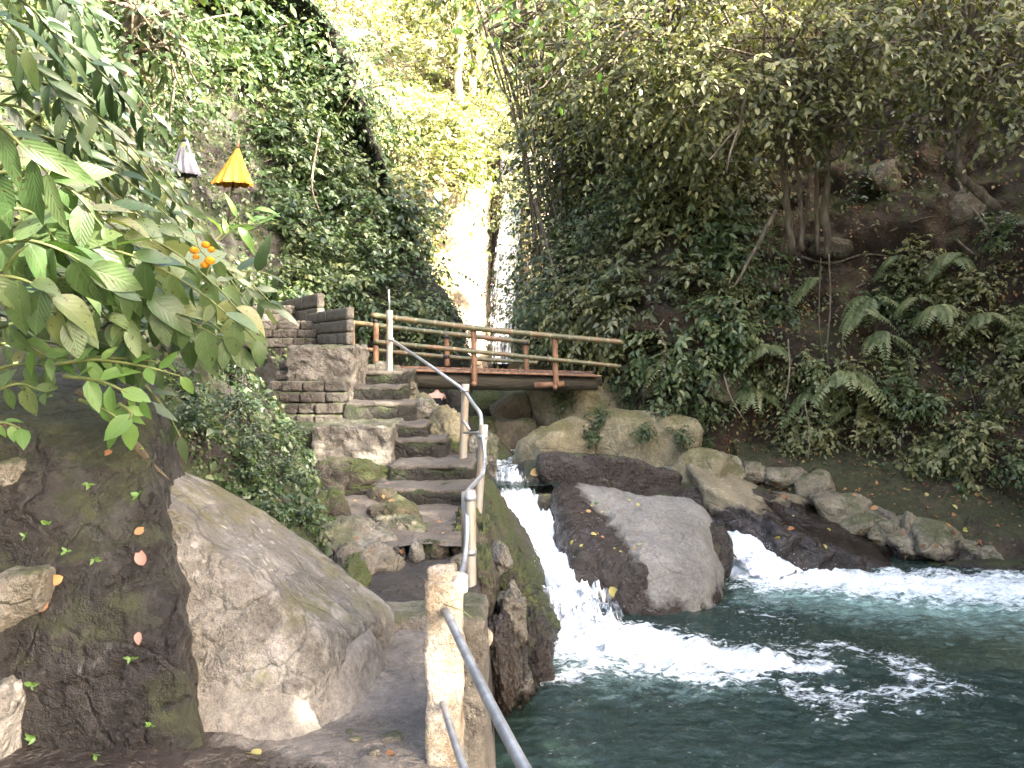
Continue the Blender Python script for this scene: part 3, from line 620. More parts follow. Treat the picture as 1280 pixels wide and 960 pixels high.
rk('rock', 'wet brown rock splitting the upper stream above the left cascade', 672, 600, 90, 44, 10.3, .8, 'dark_wet_rock', 51, down=.3)
rk('rock', 'low mossy brown rock between the left cascade and the grey boulder', 715, 640, 80, 60, 9.5, .7, 'ledge_rock', 52, down=.5)
rk('rock', 'dark wet rock below the brown side of the grey boulder', 790, 742, 110, 70, 8.0, .5, 'dark_wet_rock', 54, down=.3)
# mossy bank that carries the path
poly('rock', 'steep bright-mossed bank rock right of the handrail posts above the left cascade', 'rock', (-.22, 6.9, -.6), [
    (at(600, 643, 7.3), (.42, -.1, .9)), (at(598, 645, 7.3), (.84, -.1, .54)), (at(638, 735, 6.6), (.84, -.3, .42)), (at(618, 795, 6.0), (.35, -.88, .3)), ((-.45, 7, -.5), (-1, 0, 0)), ((-.1, 8.8, -.4), (.1, 1, .2)), ((0, 7, -1.6), (0, 0, -1))],
    'moss_rock', k=10, sub=7, big=.09, mid=.085, seed=61, s=1.7, strat=.04)
bank = [('pale stone bedded in the mossed bank below the handrail', 626, 702, 30, 42, 6.1, .5, 'dry_rock', 62, .0),
        ('mossy lower shoulder of the bank beside the near handrail post', 600, 730, 46, 70, 5.6, .7, 'moss_rock', 63, .15),
        ('smooth grey slab at the waterline below the near handrail post', 622, 815, 52, 84, 5.3, .6, 'grey_boulder', 64, .25),
        ('grey cracked stone between the slab and the dark waterline rock', 640, 762, 50, 56, 5.75, .5, 'dry_rock', 65, .2),
        ('dark wet rock sloping into the pool beside the left cascade', 664, 800, 50, 80, 6.3, .6, 'dark_wet_rock', 66, .15),
        ('black dripping stone at the foot of the bank by the pool', 646, 832, 40, 50, 5.7, .5, 'dark_wet_rock', 69, .2),
        ('small mossy cobble below the middle handrail post', 608, 634, 30, 26, 7.9, .5, 'moss_rock', 67, .2)]
for l, x, y, w, h, d, dp, mt, sd, dn in bank: rk('rock', l, x, y, w, h, d, dp, mt, sd, down=dn, sub=5, n=14, big=.2, mid=.1)
# under water near the path
for i, (x, y, s) in enumerate(((690, 890, .3), (740, 905, .24), (640, 925, .3), (720, 945, .22))):
    d = 2.95 * F0 / (y - CY); props(rock('sunken_stone', ((x - CX) / F0 * d, d, WZ - .22), (s, s * .8, .2), M['yellow_rock'], seed=200 + i), 'blurred olive stone lying under water near the path wall', 'stone', 'stones under water beside the path wall')
# cracked rocks left of the path
leftrocks = [('large flat cracked pale rock on the slope left of the channel', 425, 676, 140, 66, 5.8, 1.0, 'dry_rock', 71), ('smooth pale rock ending in a point beside the dirt landing', 503, 658, 90, 40, 6.35, .5, 'dry_rock', 72),
             ('mossy cracked rock just above the wet channel', 455, 712, 110, 50, 5.3, .7, 'dry_rock', 73), ('small mossy rock wedged behind the tip of the pale boulder', 432, 735, 50, 50, 5.0, .5, 'moss_rock', 74),
             ('rounded mossy stone at the edge of the dirt landing', 540, 692, 56, 36, 5.95, .3, 'moss_rock', 75), ('small wet black stone lying in the channel', 490, 700, 44, 30, 5.7, .3, 'dark_wet_rock', 76),
             ('flat stone at the right end of the channel edge', 572, 700, 34, 22, 5.8, .25, 'dry_rock', 77), ('long narrow rock lying up the slope left of the dirt landing', 490, 640, 90, 26, 6.7, .5, 'ledge_rock', 78),
             ('mossy rock half buried in the ivy slope above the cracked pale rocks', 405, 640, 70, 50, 6.2, .6, 'moss_rock', 79), ('small squarish stone at the left corner of the channel edge', 521, 688, 22, 24, 5.85, .2, 'dry_rock', 80),
             ('yellowish rock lying beside the top steps of the stairs', 556, 536, 56, 54, 9.3, .8, 'yellow_rock', 81), ('pale rubble stone beside the third step from the top', 525, 510, 40, 34, 9.6, .6, 'dry_rock', 82),
             ('rough pale rock at the head of the stairs below the bridge', 478, 472, 80, 34, 11.2, .7, 'dry_rock', 83), ('round stone under the left end of the bridge', 503, 476, 40, 26, 11.5, .6, 'dry_rock', 84),
             ('dark mossy rock under the foot of the second handrail post', 560, 566, 60, 44, 9.0, .7, 'moss_rock', 85), ('pale rubble beside the lowest steps', 600, 560, 40, 40, 9.4, .6, 'dry_rock', 86),
             ('mossy earth-stained rock under the low wedge-shaped block', 425, 608, 130, 56, 7.9, .8, 'moss_rock', 88), ('dark stone in the corner between ivy slope and lowest step', 475, 628, 60, 30, 7.4, .5, 'ledge_rock', 89),
             ('pebbly rubble mound right of the top step', 522, 503, 40, 24, 10.4, .8, 'yellow_rock', 87)]
for l, x, y, w, h, d, dp, mt, sd in leftrocks: rk('rock', l, x, y, w, h, d, dp, mt, sd, down=.25, n=20, k=20, sub=5, big=.16, mid=.08)
# dark stacked rocks under the bridge
ub = [(615, 500, 70, 40, 14.0), (655, 510, 80, 40, 13.6), (605, 545, 60, 50, 12.8), (640, 545, 60, 40, 13.0), (580, 500, 50, 40, 15.0), (665, 490, 60, 30, 15.0), (625, 575, 50, 24, 12.0), (690, 478, 60, 30, 15.5), (630, 490, 46, 26, 16)]
for i, (x, y, w, h, d) in enumerate(ub): rk('rock', 'dark damp rock in the shadows under the bridge', x, y, w, h, d, .9, 'ledge_rock' if i % 2 else 'moss_rock', 300 + i, 'damp rocks under the bridge', down=.3)
# rocks along the right bank
bankr = [('upright split rock leaning at the left end of the right bank rocks', 1018, 608, 44, 44, 10.9, 'bank_rock'), ('round tan rock above the dark ledge', 1052, 632, 66, 36, 10.8, 'bank_rock'), ('tan rock behind the tip of the dark ledge', 1075, 652, 60, 26, 10.5, 'bank_rock'),
         ('small knobbed rock beside the tip of the dark ledge', 1110, 664, 40, 26, 10.3, 'bank_rock'), ('broad pale rock on the right bank among orange leaves', 1172, 672, 76, 40, 10.1, 'bank_rock'), ('flat rock at the right end of the bank rocks', 1210, 692, 60, 22, 9.9, 'bank_rock'),
         ('small upright rock in the middle of the right bank rocks', 1136, 660, 22, 34, 10.3, 'bank_rock'), ('low flat rock under the upright rock on the right bank', 1140, 684, 70, 24, 9.95, 'bank_rock'), ('little angular rock above the yellowish ledge', 985, 596, 50, 20, 11.1, 'bank_rock'),
         ('round rock half buried in leaf litter above the yellowish ledge', 940, 590, 34, 22, 11.6, 'bank_rock'), ('dark low rock at the waterline of the right bank', 1230, 705, 120, 22, 9.6, 'dark_wet_rock')]
BANKR = bankr
clr = [('large brown stone bulging from the cliff left of the twin trunks', 955, 345, 60, 44), ('round stone in the cliff soil right of the twin trunks', 1105, 225, 60, 50), ('stone showing through the cliff soil at the right edge below the bent trunk', 1215, 260, 70, 60), ('pale overhanging rock above the ferns of the lower cliff', 905, 485, 70, 40), ('round brown stone low on the cliff beside the bridge end', 812, 488, 26, 24), ('flat stone in the cliff under the twin trunks', 1045, 310, 70, 30), ('grey stone in the low cliff at far right', 1255, 500, 50, 60)]
CLIFF_ROCKS = clr

rk('rock', 'dark wet slab added to deepen the shade in the cleft behind the far waterfall', 630, 335, 54, 250, 28.75, .7, 'dark_wet_rock', 55, sub=5)  # dark slab added to stand in for the shade of the cleft
# ================================================================== STAIRS AND MASONRY
st = thing('stone_stairs', 'mossy stone stairs climbing from the dirt landing towards the bridge', 'stairs', (-1.1, 8.2, .1))
steps = [(7.60, .256, -1.42, -.36, 0), (8.12, .416, -1.30, -.38, 0), (8.74, .615, -1.38, -.74, 0), (8.98, .764, -1.45, -.98, 0), (9.4, .988, -2.05, -1.18, 0), (9.86, 1.16, -2.05, -1.42, 0), (10.6, 1.33, -2.6, -1.50, 0)]
for i, (d, z, x0, x1, _) in enumerate(steps):
    dn = steps[i + 1][0] - d + .25 if i < 6 else 2.3
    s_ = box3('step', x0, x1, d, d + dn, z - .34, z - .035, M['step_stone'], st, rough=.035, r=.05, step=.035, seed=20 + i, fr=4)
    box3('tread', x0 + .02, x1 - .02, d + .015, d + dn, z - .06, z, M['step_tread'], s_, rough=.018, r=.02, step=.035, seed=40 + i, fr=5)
a = thing('stone_step', 'single pale worn stone step across the path in front of the wet channel', 'step', (-.6, 4.55, 0))
box3('riser', -1.05, -.22, 4.42, 4.74, -.2, .085, M['concrete'], a, rough=.022, r=.04, step=.03, seed=3); 
a = thing('retaining_wall', 'tall rough concrete block beside the top of the stairs', 'wall', (-2.4, 9.9, .9))
box3('wall_body', -2.86, -2.02, 9.8, 10.9, .7, 1.68, M['concrete'], a, rough=.03, r=.03, step=.022, seed=8, fr=9)
a = thing('retaining_wall', 'low wedge-shaped plastered block left of the middle steps', 'wall', (-1.75, 8.6, .1))
box3('wall_body', -2.2, -1.32, 8.45, 9.4, .2, .79, M['concrete'], a, rough=.028, r=.03, step=.025, seed=9, fr=8)
box3('wall_body', -2.9, -2.12, 8.6, 9.4, .3, .76, M['step_stone'], a, rough=.05, r=.08, step=.04, seed=10)
def courses(label, x0, x1, y0, setback, z0, hs, nb, seed, mt='brick', dy=.5, cat='stairs', name='brick_stairs'):
    a = thing(name, label, cat, ((x0 + x1) / 2, y0, z0)); z = z0; rg = np.random.default_rng(seed)
    for i, h in enumerate(hs):
        e = np.sort(np.concatenate([[x0, x1], x0 + (x1 - x0) * (np.arange(1, nb) + rg.uniform(-.25, .25, nb - 1)) / nb]))
        for j in range(nb):
            box3('brick', e[j] + .006, e[j + 1] - .006, y0 + i * setback + rg.uniform(-.012, .012), y0 + i * setback + dy, z + .004, z + h - .006, M[mt], a, rough=.012, r=.012, step=.03, seed=seed + i * 7 + j, fr=8)
        z += h
    return a
courses('crumbling steps of dark bricks left of the rough concrete block', -2.85, -2.05, 9.25, .09, .72, [.13, .13, .13, .13], 3, 130)
courses('narrow dark brick steps between ivy slope and rough concrete block', -3.05, -2.72, 9.75, .16, 1.1, [.13, .13, .13], 1, 140)
courses('upper brick steps rising behind the big-leaved shrub', -3.85, -2.82, 10.9, .28, 1.66, [.14, .13, .14], 3, 150, dy=.8)
courses('pale block steps at the top behind the upper brick steps', -4.35, -3.5, 12.0, .3, 2.05, [.15, .15], 2, 160, mt='block', dy=.8)
def parapet(label, p0, p1, z0, hs, nb, th, seed):
    p0, p1 = np.array(p0), np.array(p1); L = np.linalg.norm(p1 - p0); u = (p1 - p0) / L; rz = math.atan2(u[1], u[0])
    a = thing('parapet_wall', label, 'wall', (*((p0 + p1) / 2), z0)); z = z0
    for i, h in enumerate(hs):
        cuts = np.linspace(0, L, nb + 1) + (.5 * L / nb if i % 2 else 0); cuts = np.unique(np.clip(np.concatenate([[0], cuts, [L]]), 0, L))
        for j in range(len(cuts) - 1):
            c = p0 + u * (cuts[j] + cuts[j + 1]) / 2
            box('block', (*c, z + h / 2), ((cuts[j + 1] - cuts[j]) / 2 - .004, th / 2, h / 2 - .004), M['block'], a, rz=rz, rough=.007, r=.012, step=.05, seed=seed + i * 5 + j, fr=9)
        z += h
parapet('nearer stepped parapet of grey concrete blocks at the bridge end', (-2.07, 9.92), (-3.05, 11.75), 1.69, [.165, .165, .165], 4, .10, 170)
parapet('farther higher parapet of grey concrete blocks above the upper brick steps', (-2.84, 11.5), (-4.3, 14.0), 2.05, [.215, .215], 5, .11, 180)

# ================================================================== HANDRAIL
hr = thing('handrail', 'galvanised pipe handrail on four posts along the stairs', 'handrail', at(590, 770, 5.2))
def post(p0, p1, r, seed):
    o = tube('post', [p0, (np.array(p0) + p1) / 2, p1], r, M['rust_steel'], hr, 14, n=12); return o
Ptop = [at(487, 388, 11.0), at(582, 480, 8.7), at(605, 531, 7.4), at(588, 613, 5.2)]
Pbot = [at(487, 470, 11.0), at(578, 590, 8.7), at(596, 665, 7.4), at(589, 800, 5.2)]
for i, r in enumerate((.044, .044, .041, .037)): post(Pbot[i], Ptop[i], r, i)
tube('upright_rod', [at(487, 392, 11.0), at(486, 362, 11.0)], .012, M['steel'], hr, 8)
tube('rail', [at(490, 425, 10.95), at(536, 456, 9.6), at(582, 489, 8.62)], .02, M['steel'], hr, 10)
tube('rail', [at(583, 492, 8.62), at(591, 504, 8.2), at(600, 517, 7.75), at(601.5, 530, 7.55), at(601, 549, 7.42)], .021, M['steel'], hr, 10, n=20)
tube('rail', [at(603, 546, 7.33), at(606, 570, 7.2), at(603, 592, 6.8), at(590, 608, 6.0), at(583, 622, 5.35), at(584, 660, 5.13), at(581, 700, 5.0), at(575, 725, 4.3), at(572, 752, 3.2)], .019, M['steel'], hr, 10, n=44)
for q, (x, y, d, r) in enumerate(((488, 424, 11.0, .05), (581, 488, 8.7, .05), (603.5, 546, 7.4, .047), (588, 622, 5.2, .043), (588, 690, 5.2, .043))):
    tube('clamp', [at(x, y - 2.2 * 8 / d, d), at(x, y + 2.2 * 8 / d, d)], r, M['steel'], hr, 14)
tube('cross_rod', [at(579, 526, 8.6), at(587, 537, 8.5)], .016, M['steel'], hr, 8)
tube('cross_rod', [at(580, 541, 8.6), at(601, 541, 7.5)], .012, M['steel'], hr, 8)
tube('support_post', [at(582, 615, 5.35), at(582, 690, 5.35)], .03, M['rust_steel'], hr, 10)

cp = thing('railing_post', 'sunlit crumbling white concrete post with two pipe rails at the path edge', 'railing', (-.26, 3.06, 0))
box3('post_body', -.338, -.196, 3.0, 3.17, -.35, .69, M['plaster'], cp, rough=.012, r=.012, step=.022, seed=5, fr=7)
rock('broken_cap', (-.275, 3.1, .70), (.062, .07, .05), M['plaster'], cp, seed=7, sub=4, n=14)
rock('broken_cap', (-.222, 3.09, .675), (.045, .06, .05), M['plaster'], cp, seed=9, sub=4, n=14)
tube('rail', [at(556, 762, 3.02), at(655, 960, 1.88), (.5, .3, .58), (.9, -1.2, .57)], .0165, M['steel'], cp, 14, n=30)
tube('rail', [at(553, 876, 3.02), at(580, 960, 2.54), (.10, 1.6, .235), (.5, .2, .23), (.9, -1.2, .22)], .0145, M['steel'], cp, 14, n=30)
tube('wire', [at(556, 756, 3.0), at(575, 762, 2.95), at(590, 772, 2.97)], .002, M['stem'], cp, 5, n=10)
a = thing('wall_footing', 'grey mossy concrete footing widening into the water behind the sunlit post', 'wall', (-.16, 3.3, -1.2))
box3('footing_body', -.235, -.11, 3.18, 3.5, -1.3, .52, M['concrete'], a, rough=.02, r=.03, step=.035, seed=12)
rock('footing_base', (-.13, 3.35, -.95), (.14, .3, .45), M['moss_rock'], a, seed=13, sub=4)
rk('stone_lump', 'white painted broken stone lump sticking out beside the concrete post', 600, 800, 34, 40, 3.25, .12, 'plaster', 14, cat='stone', n=14)

# ================================================================== BRIDGE
br = thing('footbridge', 'rust-brown bamboo footbridge on a log beam crossing the gorge', 'footbridge', (-.3, 12.8, 1.1))
L0, L1 = at(443, 459, 12.3), at(752, 468, 12.3)
def deck_z(x): return np.interp(x, [L0[0], L1[0]], [L0[2], L1[2]])
x0, x1 = L0[0] - .35, L1[0]
tube('log_beam', [(x0, 12.42, deck_z(x0) - .18), (-.6, 12.42, deck_z(-.6) - .18), (x1 - .05, 12.44, deck_z(x1) - .15)], [.125, .135, .115], M['log'], br, 16, n=26, jitter=.012, seed=3)
tube('log_beam', [(x0, 13.2, deck_z(x0) - .16), (-.6, 13.22, deck_z(-.6) - .18), (x1 + .1, 13.2, deck_z(x1) - .15)], [.12, .13, .11], M['log'], br, 16, n=26, jitter=.012, seed=4)
rg = np.random.default_rng(12); geo = []
for x in np.arange(x0 + .05, x1 - .04, .105):
    V, Fq = box_geo((.047, .56 + rg.uniform(-.03, .02), .014), .12, .005); V = V + np.array([x, 12.83 + rg.uniform(-.02, .02), deck_z(x) - .016 + rg.uniform(-.006, .006)]); geo.append((V, Fq))
V, Fs = join(geo); mesh('deck', V, Fs, M['plank'], br, smooth=False)
V, Fq = box_geo(((x1 - x0) / 2, .018, .016), .1, .006); V[:, 0] += (x0 + x1) / 2; V[:, 1] += 12.27; V[:, 2] += deck_z(V[:, 0]) - .026; mesh('edge_board', V, Fq, M['rust_paint'], br)
V, Fq = box_geo(((x1 - x0) / 2, .018, .016), .1, .006); V[:, 0] += (x0 + x1) / 2; V[:, 1] += 13.36; V[:, 2] += deck_z(V[:, 0]) + .004; mesh('edge_board', V, Fq, M['rust_paint'], br)
FT, FM_ = (at(464, 394, 12.22), at(620, 413, 12.22), at(780, 428, 12.22)), (at(468, 427, 12.22), at(610, 441, 12.22), at(776, 458, 12.22))
BT, BM_ = (at(430, 402, 13.4), at(560, 417, 13.4), at(662, 428, 13.4)), (at(430, 434, 13.4), at(560, 446, 13.4), at(672, 453.5, 13.4))
for q, r in ((FT, .046), (FM_, .036), (BT, .042), (BM_, .034)): tube('bamboo_rail', q, r, M['bamboo'], br, 12, n=60, jitter=.004)
def bpost(xt, yt, xb, yb, d, ys=()):
    p = tube('post', [at(xt, yt, d), at((xt + xb) / 2, (yt + yb) / 2, d), at(xb, yb, d)], .046, M['rust_paint'], br, 12, n=14, jitter=.005)
    for y in ys: tube('lashing', [at(xt, y - 2.2, d - .005), at(xt, y + 2.2, d - .005)], .054, M['rubber'], p, 12)
bpost(470, 397, 470, 462, 12.27, (401, 429)); bpost(592, 408, 593, 481, 12.27, (411, 440)); bpost(693, 418, 695, 484, 12.27, (421, 449))
bpost(440, 404, 441, 450, 13.36); bpost(558, 418, 559, 458, 13.36, (421, 446)); bpost(657, 426, 658, 465, 13.36, (429,)) 
tube('cross_beam', [at(592, 480, 12.1), at(592, 478, 13.6)], .04, M['rust_paint'], br, 10); tube('cross_beam', [at(694, 484, 12.1), at(694, 480, 13.6)], .04, M['rust_paint'], br, 10)
tube('cross_beam', [at(668, 482, 12.3), at(705, 480, 12.3)], .05, M['rust_paint'], br, 10)

# ================================================================== PARASOLS, GARLAND, BATHER
def parasol(label, xt, yt, yb, w, d, mt, lean, seed):
    top, zb = at(xt, yt, d), at(xt, yb, d)[2]; R = w / 2 / F0 * d; h = top[2] - zb
    a = thing('ceremonial_parasol', label, 'parasol', (top[0] - lean * (h + .5), top[1], zb - .5))
    n, k = 96, 22; ang = np.linspace(0, 2 * np.pi, n, endpoint=False); t = np.linspace(0, 1, k)
    V = []
    for q in t:
        fold = 1 + .13 * q * np.cos(ang * 11 + 1.2 * np.sin(3 * q)) + .06 * q * np.cos(ang * 5 + seed)
        r = (.035 + (R - .035) * q ** 1.0) * fold
        z = top[2] - h * q - .007 * q * np.cos(ang * 11); x = top[0] - lean * h * q
        V.append(np.stack([x + r * np.cos(ang), top[1] + .8 * r * np.sin(ang), z], 1))
    idx = np.arange(n * k).reshape(k, n); i2 = np.roll(idx, -1, 1); Fq = np.stack([idx[:-1], i2[:-1], i2[1:], idx[1:]], -1).reshape(-1, 4)
    cv = mesh('canopy', np.vstack(V), Fq, M[mt], a)
    # hanging fringe below the hem
    fr = []
    for j in range(0, n):
        p, q = V[-1][j], V[-1][(j + 1) % n]; L = .025 + .015 * math.sin(j * 1.7) ** 2
        fr.append((np.array([p, q, q - [0, 0, L], p - [0, 0, L * .8]]), np.array([[0, 1, 2, 3]])))
    Vf, Ff = join(fr); mesh('fringe', Vf, Ff, M[mt], cv)
    u = np.array([lean, 0, 1.0])
    tube('pole', [top - u * (h + .75), top + u * .05], .02, M['log'], a, 10)
    geo = [tube_geo(np.array([top + u * z for z in (.02, .05, .08, .12, .17)]), [.03, .022, .034, .018, .004], 10)]
    Vg, Fg = join(geo); mesh('finial', Vg, Fg, M['rust_paint'], a)
parasol('folded grey ceremonial parasol hanging closed on the hillside', 231, 171, 217, 36, 13.6, 'grey_cloth', 0.0, 1)
parasol('folded golden yellow ceremonial parasol leaning on the hillside', 297, 186, 229, 45, 14.2, 'yellow_cloth', .13, 2)
ga = thing('marigold_garland', 'small orange marigold garland hanging in the leaves by the shrine', 'garland', at(258, 345, 3.2))
for i, (x, y, s) in enumerate(((243, 313, .055), (257, 306, .05), (264, 312, .045), (262, 326, .062), (256, 331, .05), (245, 321, .04))):
    D, Fc = ico(4); V = D * s * .3 * (1 + .22 * np.abs(noise(D, 9, i + 3)) + .16 * np.abs(noise(D, 5, i)) + .08 * np.cos(22 * D[:, 2]))[:, None] * np.array([1, 1, .8]) + at(x, y, 3.2 + .008 * i); mesh('flower', V, Fc, M['marigold'], ga)
tube('string', [at(243, 290, 3.24), at(250, 312, 3.24), at(262, 326, 3.24), at(258, 345, 3.24)], .003, M['stem'], ga, 6, n=14)

def person():
    d = 15.4; X, Y = (546 - CX) / F0 * d, d; z0 = -.62
    a = thing('person', 'bather in a dark swimsuit standing in the stream under the bridge, one arm held out', 'person', (X, Y, z0))
    J = [(0, 0, .86, .125), (0, 0, 1.02, .105), (0, -.01, 1.2, .125), (0, 0, 1.34, .10), (0, 0, 1.42, .052), (.0, -.01, 1.47, .055),            # 0-5 pelvis, waist, chest, collar, neck, jaw base
         (.17, 0, 1.34, .058), (.36, -.1, 1.24, .042), (.58, -.18, 1.31, .03), (.66, -.2, 1.34, .024),                                              # 6-9 right-hand arm of the picture
         (-.17, 0, 1.34, .058), (-.23, .0, 1.08, .042), (-.2, -.1, .86, .03), (-.19, -.14, .78, .024),                                              # 10-13
         (.09, 0, .78, .095), (.10, 0, .46, .06), (.1, .02, .1, .038), (.1, -.1, .03, .032),                                                        # 14-17 leg
         (-.09, 0, .78, .095), (-.10, 0, .46, .06), (-.1, .02, .1, .038), (-.1, -.1, .03, .032),                                                    # 18-21 leg
         (.71, -.2, 1.36, .011), (.745, -.2, 1.38, .009), (.72, -.215, 1.34, .011), (.755, -.22, 1.345, .009), (.69, -.22, 1.37, .011), (.71, -.24, 1.395, .009), (.72, -.205, 1.325, .011), (.75, -.21, 1.32, .009), (.715, -.2, 1.31, .010), (.735, -.205, 1.295, .008),
         (-.185, -.16, .73, .012), (-.18, -.17, .69, .009), (-.2, -.17, .73, .012), (-.2, -.18, .685, .009), (-.17, -.17, .745, .011), (-.155, -.185, .72, .009), (-.21, -.16, .735, .011), (-.215, -.17, .70, .009), (-.19, -.155, .73, .010), (-.19, -.16, .69, .008)]
    E = [(0, 1), (1, 2), (2, 3), (3, 4), (4, 5), (3, 6), (6, 7), (7, 8), (8, 9), (3, 10), (10, 11), (11, 12), (12, 13), (0, 14), (14, 15), (15, 16), (16, 17), (0, 18), (18, 19), (19, 20), (20, 21)]
    for b0, w_ in ((22, 9), (32, 13)):
        for q in range(5): E += [(w_, b0 + 2 * q), (b0 + 2 * q, b0 + 2 * q + 1)]
    me = bpy.data.meshes.new('body'); me.from_pydata([j[:3] for j in J], E, []); me.materials.append(M['skin'])
    o = bpy.data.objects.new('body', me); COL.objects.link(o); o.parent = a
    bm = bmesh.new(); bm.from_mesh(me); ly = bm.verts.layers.skin.verify(); bm.verts.ensure_lookup_table()
    for v, j in zip(bm.verts, J): v[ly].radius = (j[3] * (1.25 if v.index < 4 else 1), j[3] * (.8 if v.index < 4 else 1)); v[ly].use_root = v.index == 0
    bm.to_mesh(me); bm.free()
    sk = o.modifiers.new('skin', 'SKIN'); sk.use_smooth_shade = True; ss = o.modifiers.new('sub', 'SUBSURF'); ss.levels = ss.render_levels = 2
    base = np.array([X, Y, z0])
    D, Fc = ico(4); hv = D * np.array([.074, .094, .115]); fr = D[:, 1] < 0
    hv[:, 1] -= np.where(fr, .022 * np.exp(-(D[:, 0] / .16) ** 2 - ((D[:, 2] + .12) / .16) ** 2), 0)
    hv[:, 1] += np.where(fr, .010 * np.exp(-((np.abs(D[:, 0]) - .36) / .16) ** 2 - ((D[:, 2] - .08) / .12) ** 2), 0)
    hv[:, 1] -= np.where(fr, .006 * np.exp(-(D[:, 0] / .25) ** 2 - ((D[:, 2] + .48) / .07) ** 2), 0)
    hv[:, 0] *= 1 - .22 * np.clip(-D[:, 2], 0, 1)
    hv[:, 0] += np.sign(D[:, 0]) * .014 * np.exp(-((D[:, 1] - .05) / .14) ** 2 - ((D[:, 2]) / .2) ** 2) * (np.abs(D[:, 0]) > .8)
    hc = base + np.array([0, -.015, 1.57]); mesh('head', hv + hc, Fc, M['skin'], a)
    k = (D[:, 2] > .15) | (D[:, 1] > .1); k &= D[:, 2] > -.75
    fk = Fc[k[Fc].all(1)]; mesh('hair', D * np.array([.084, .104, .124]) * (1 + .05 * noise(D, 6, 2))[:, None] + hc + [0, .008, .006], fk, M['hair'], a)
    for s in (-1, 1): mesh('eye', D * .011 + hc + [s * .029, -.083, .012], Fc, M['hair'], a)
    # one-piece swimsuit: a shell a little outside the trunk
    zs = np.linspace(.8, 1.31, 14); an = np.linspace(0, 2 * np.pi, 28, endpoint=False); V = []
    for z in zs:
        rx = np.interp(z, [.8, .86, 1.02, 1.2, 1.31], [.165, .17, .14, .168, .13]); V.append(np.stack([rx * np.cos(an), -.01 + .115 * np.sin(an), np.full(28, z)], 1))
    idx = np.arange(28 * 14).reshape(14, 28); i2 = np.roll(idx, -1, 1)
    mesh('swimsuit', np.vstack(V) + base, np.stack([idx[:-1], i2[:-1], i2[1:], idx[1:]], -1).reshape(-1, 4), M['black_cloth'], a)
person()
# ================================================================== FOLIAGE
def tpl_ovate(rows=4, wid=.25, fold=.05, droop=.16, peak=.42):
    V, uv = [(0, 0, 0)], [(0, 0, 0)]; T = []
    ts = np.linspace(0, 1, rows + 2)[1:-1]
    for t in ts:
        hw = wid * (np.sin(np.pi * t ** (math.log(.5) / math.log(peak))) ** .85)
        z = -droop * t * t
        V += [(t, -hw, z + fold * hw / wid), (t, 0, z), (t, hw, z + fold * hw / wid)]; uv += [(t, -hw / wid, 0), (t, 0, 0), (t, hw / wid, 0)]
    V.append((1, 0, -droop)); uv.append((1, 0, 0)); n = len(V) - 1
    T += [(0, 1, 2), (0, 2, 3)]
    for r in range(rows - 1):
        a = 1 + 3 * r
        for k in (0, 1): T += [(a + k, a + 3 + k, a + 4 + k), (a + k, a + 4 + k, a + 1 + k)]
    a = 1 + 3 * (rows - 1); T += [(a, n, a + 1), (a + 1, n, a + 2)]
    return np.array(V), np.array(T), np.array(uv)
TP_BIG = tpl_ovate(8, .27, .06, .22, .42); TP_OV = tpl_ovate(3, .24, .05, .15, .42); TP_LAN = tpl_ovate(6, .145, .03, .22, .4)
TP_SM = (np.array([(0, 0, 0), (.42, -.32, .06), (.45, 0, 0), (.42, .32, .06), (1, 0, -.12)]), np.array([(0, 1, 2), (0, 2, 3), (1, 4, 2), (2, 4, 3)]), np.zeros((5, 3)))
def leaf_geo(pos, ax, nr, size, rnd, tp):
    T, F, U = tp; ax = unit(ax); nr = unit(nr - ax * (nr * ax).sum(1, keepdims=True)); sd = np.cross(nr, ax)
    rv = np.random.default_rng(len(pos)); cz = rv.uniform(.1, 2.4, len(pos))[:, None, None]; cw = rv.uniform(.78, 1.18, len(pos))[:, None, None]; tw = rv.normal(size=len(pos))[:, None, None] * .05
    V = pos[:, None] + size[:, None, None] * (T[None, :, 0:1] * ax[:, None] + cw * (T[None, :, 1:2] + tw * T[None, :, 0:1] ** 2 * 2) * sd[:, None] + cz * T[None, :, 2:3] * nr[:, None])
    n, k = len(pos), len(T)
    return V.reshape(-1, 3), (F[None] + (np.arange(n) * k)[:, None, None]).reshape(-1, 3), np.repeat(rnd, k), np.tile(U, (n, 1))
def leaves(name, L, mat, parent=None, tp=TP_SM, uv=False):
    V, F, r, u = leaf_geo(*L, tp); at_ = {'rnd': r}
    if uv: at_['luv'] = u
    return mesh(name, V, F, mat, parent, smooth=True, attrs=at_)
UP = np.array([0, 0, 1.0])
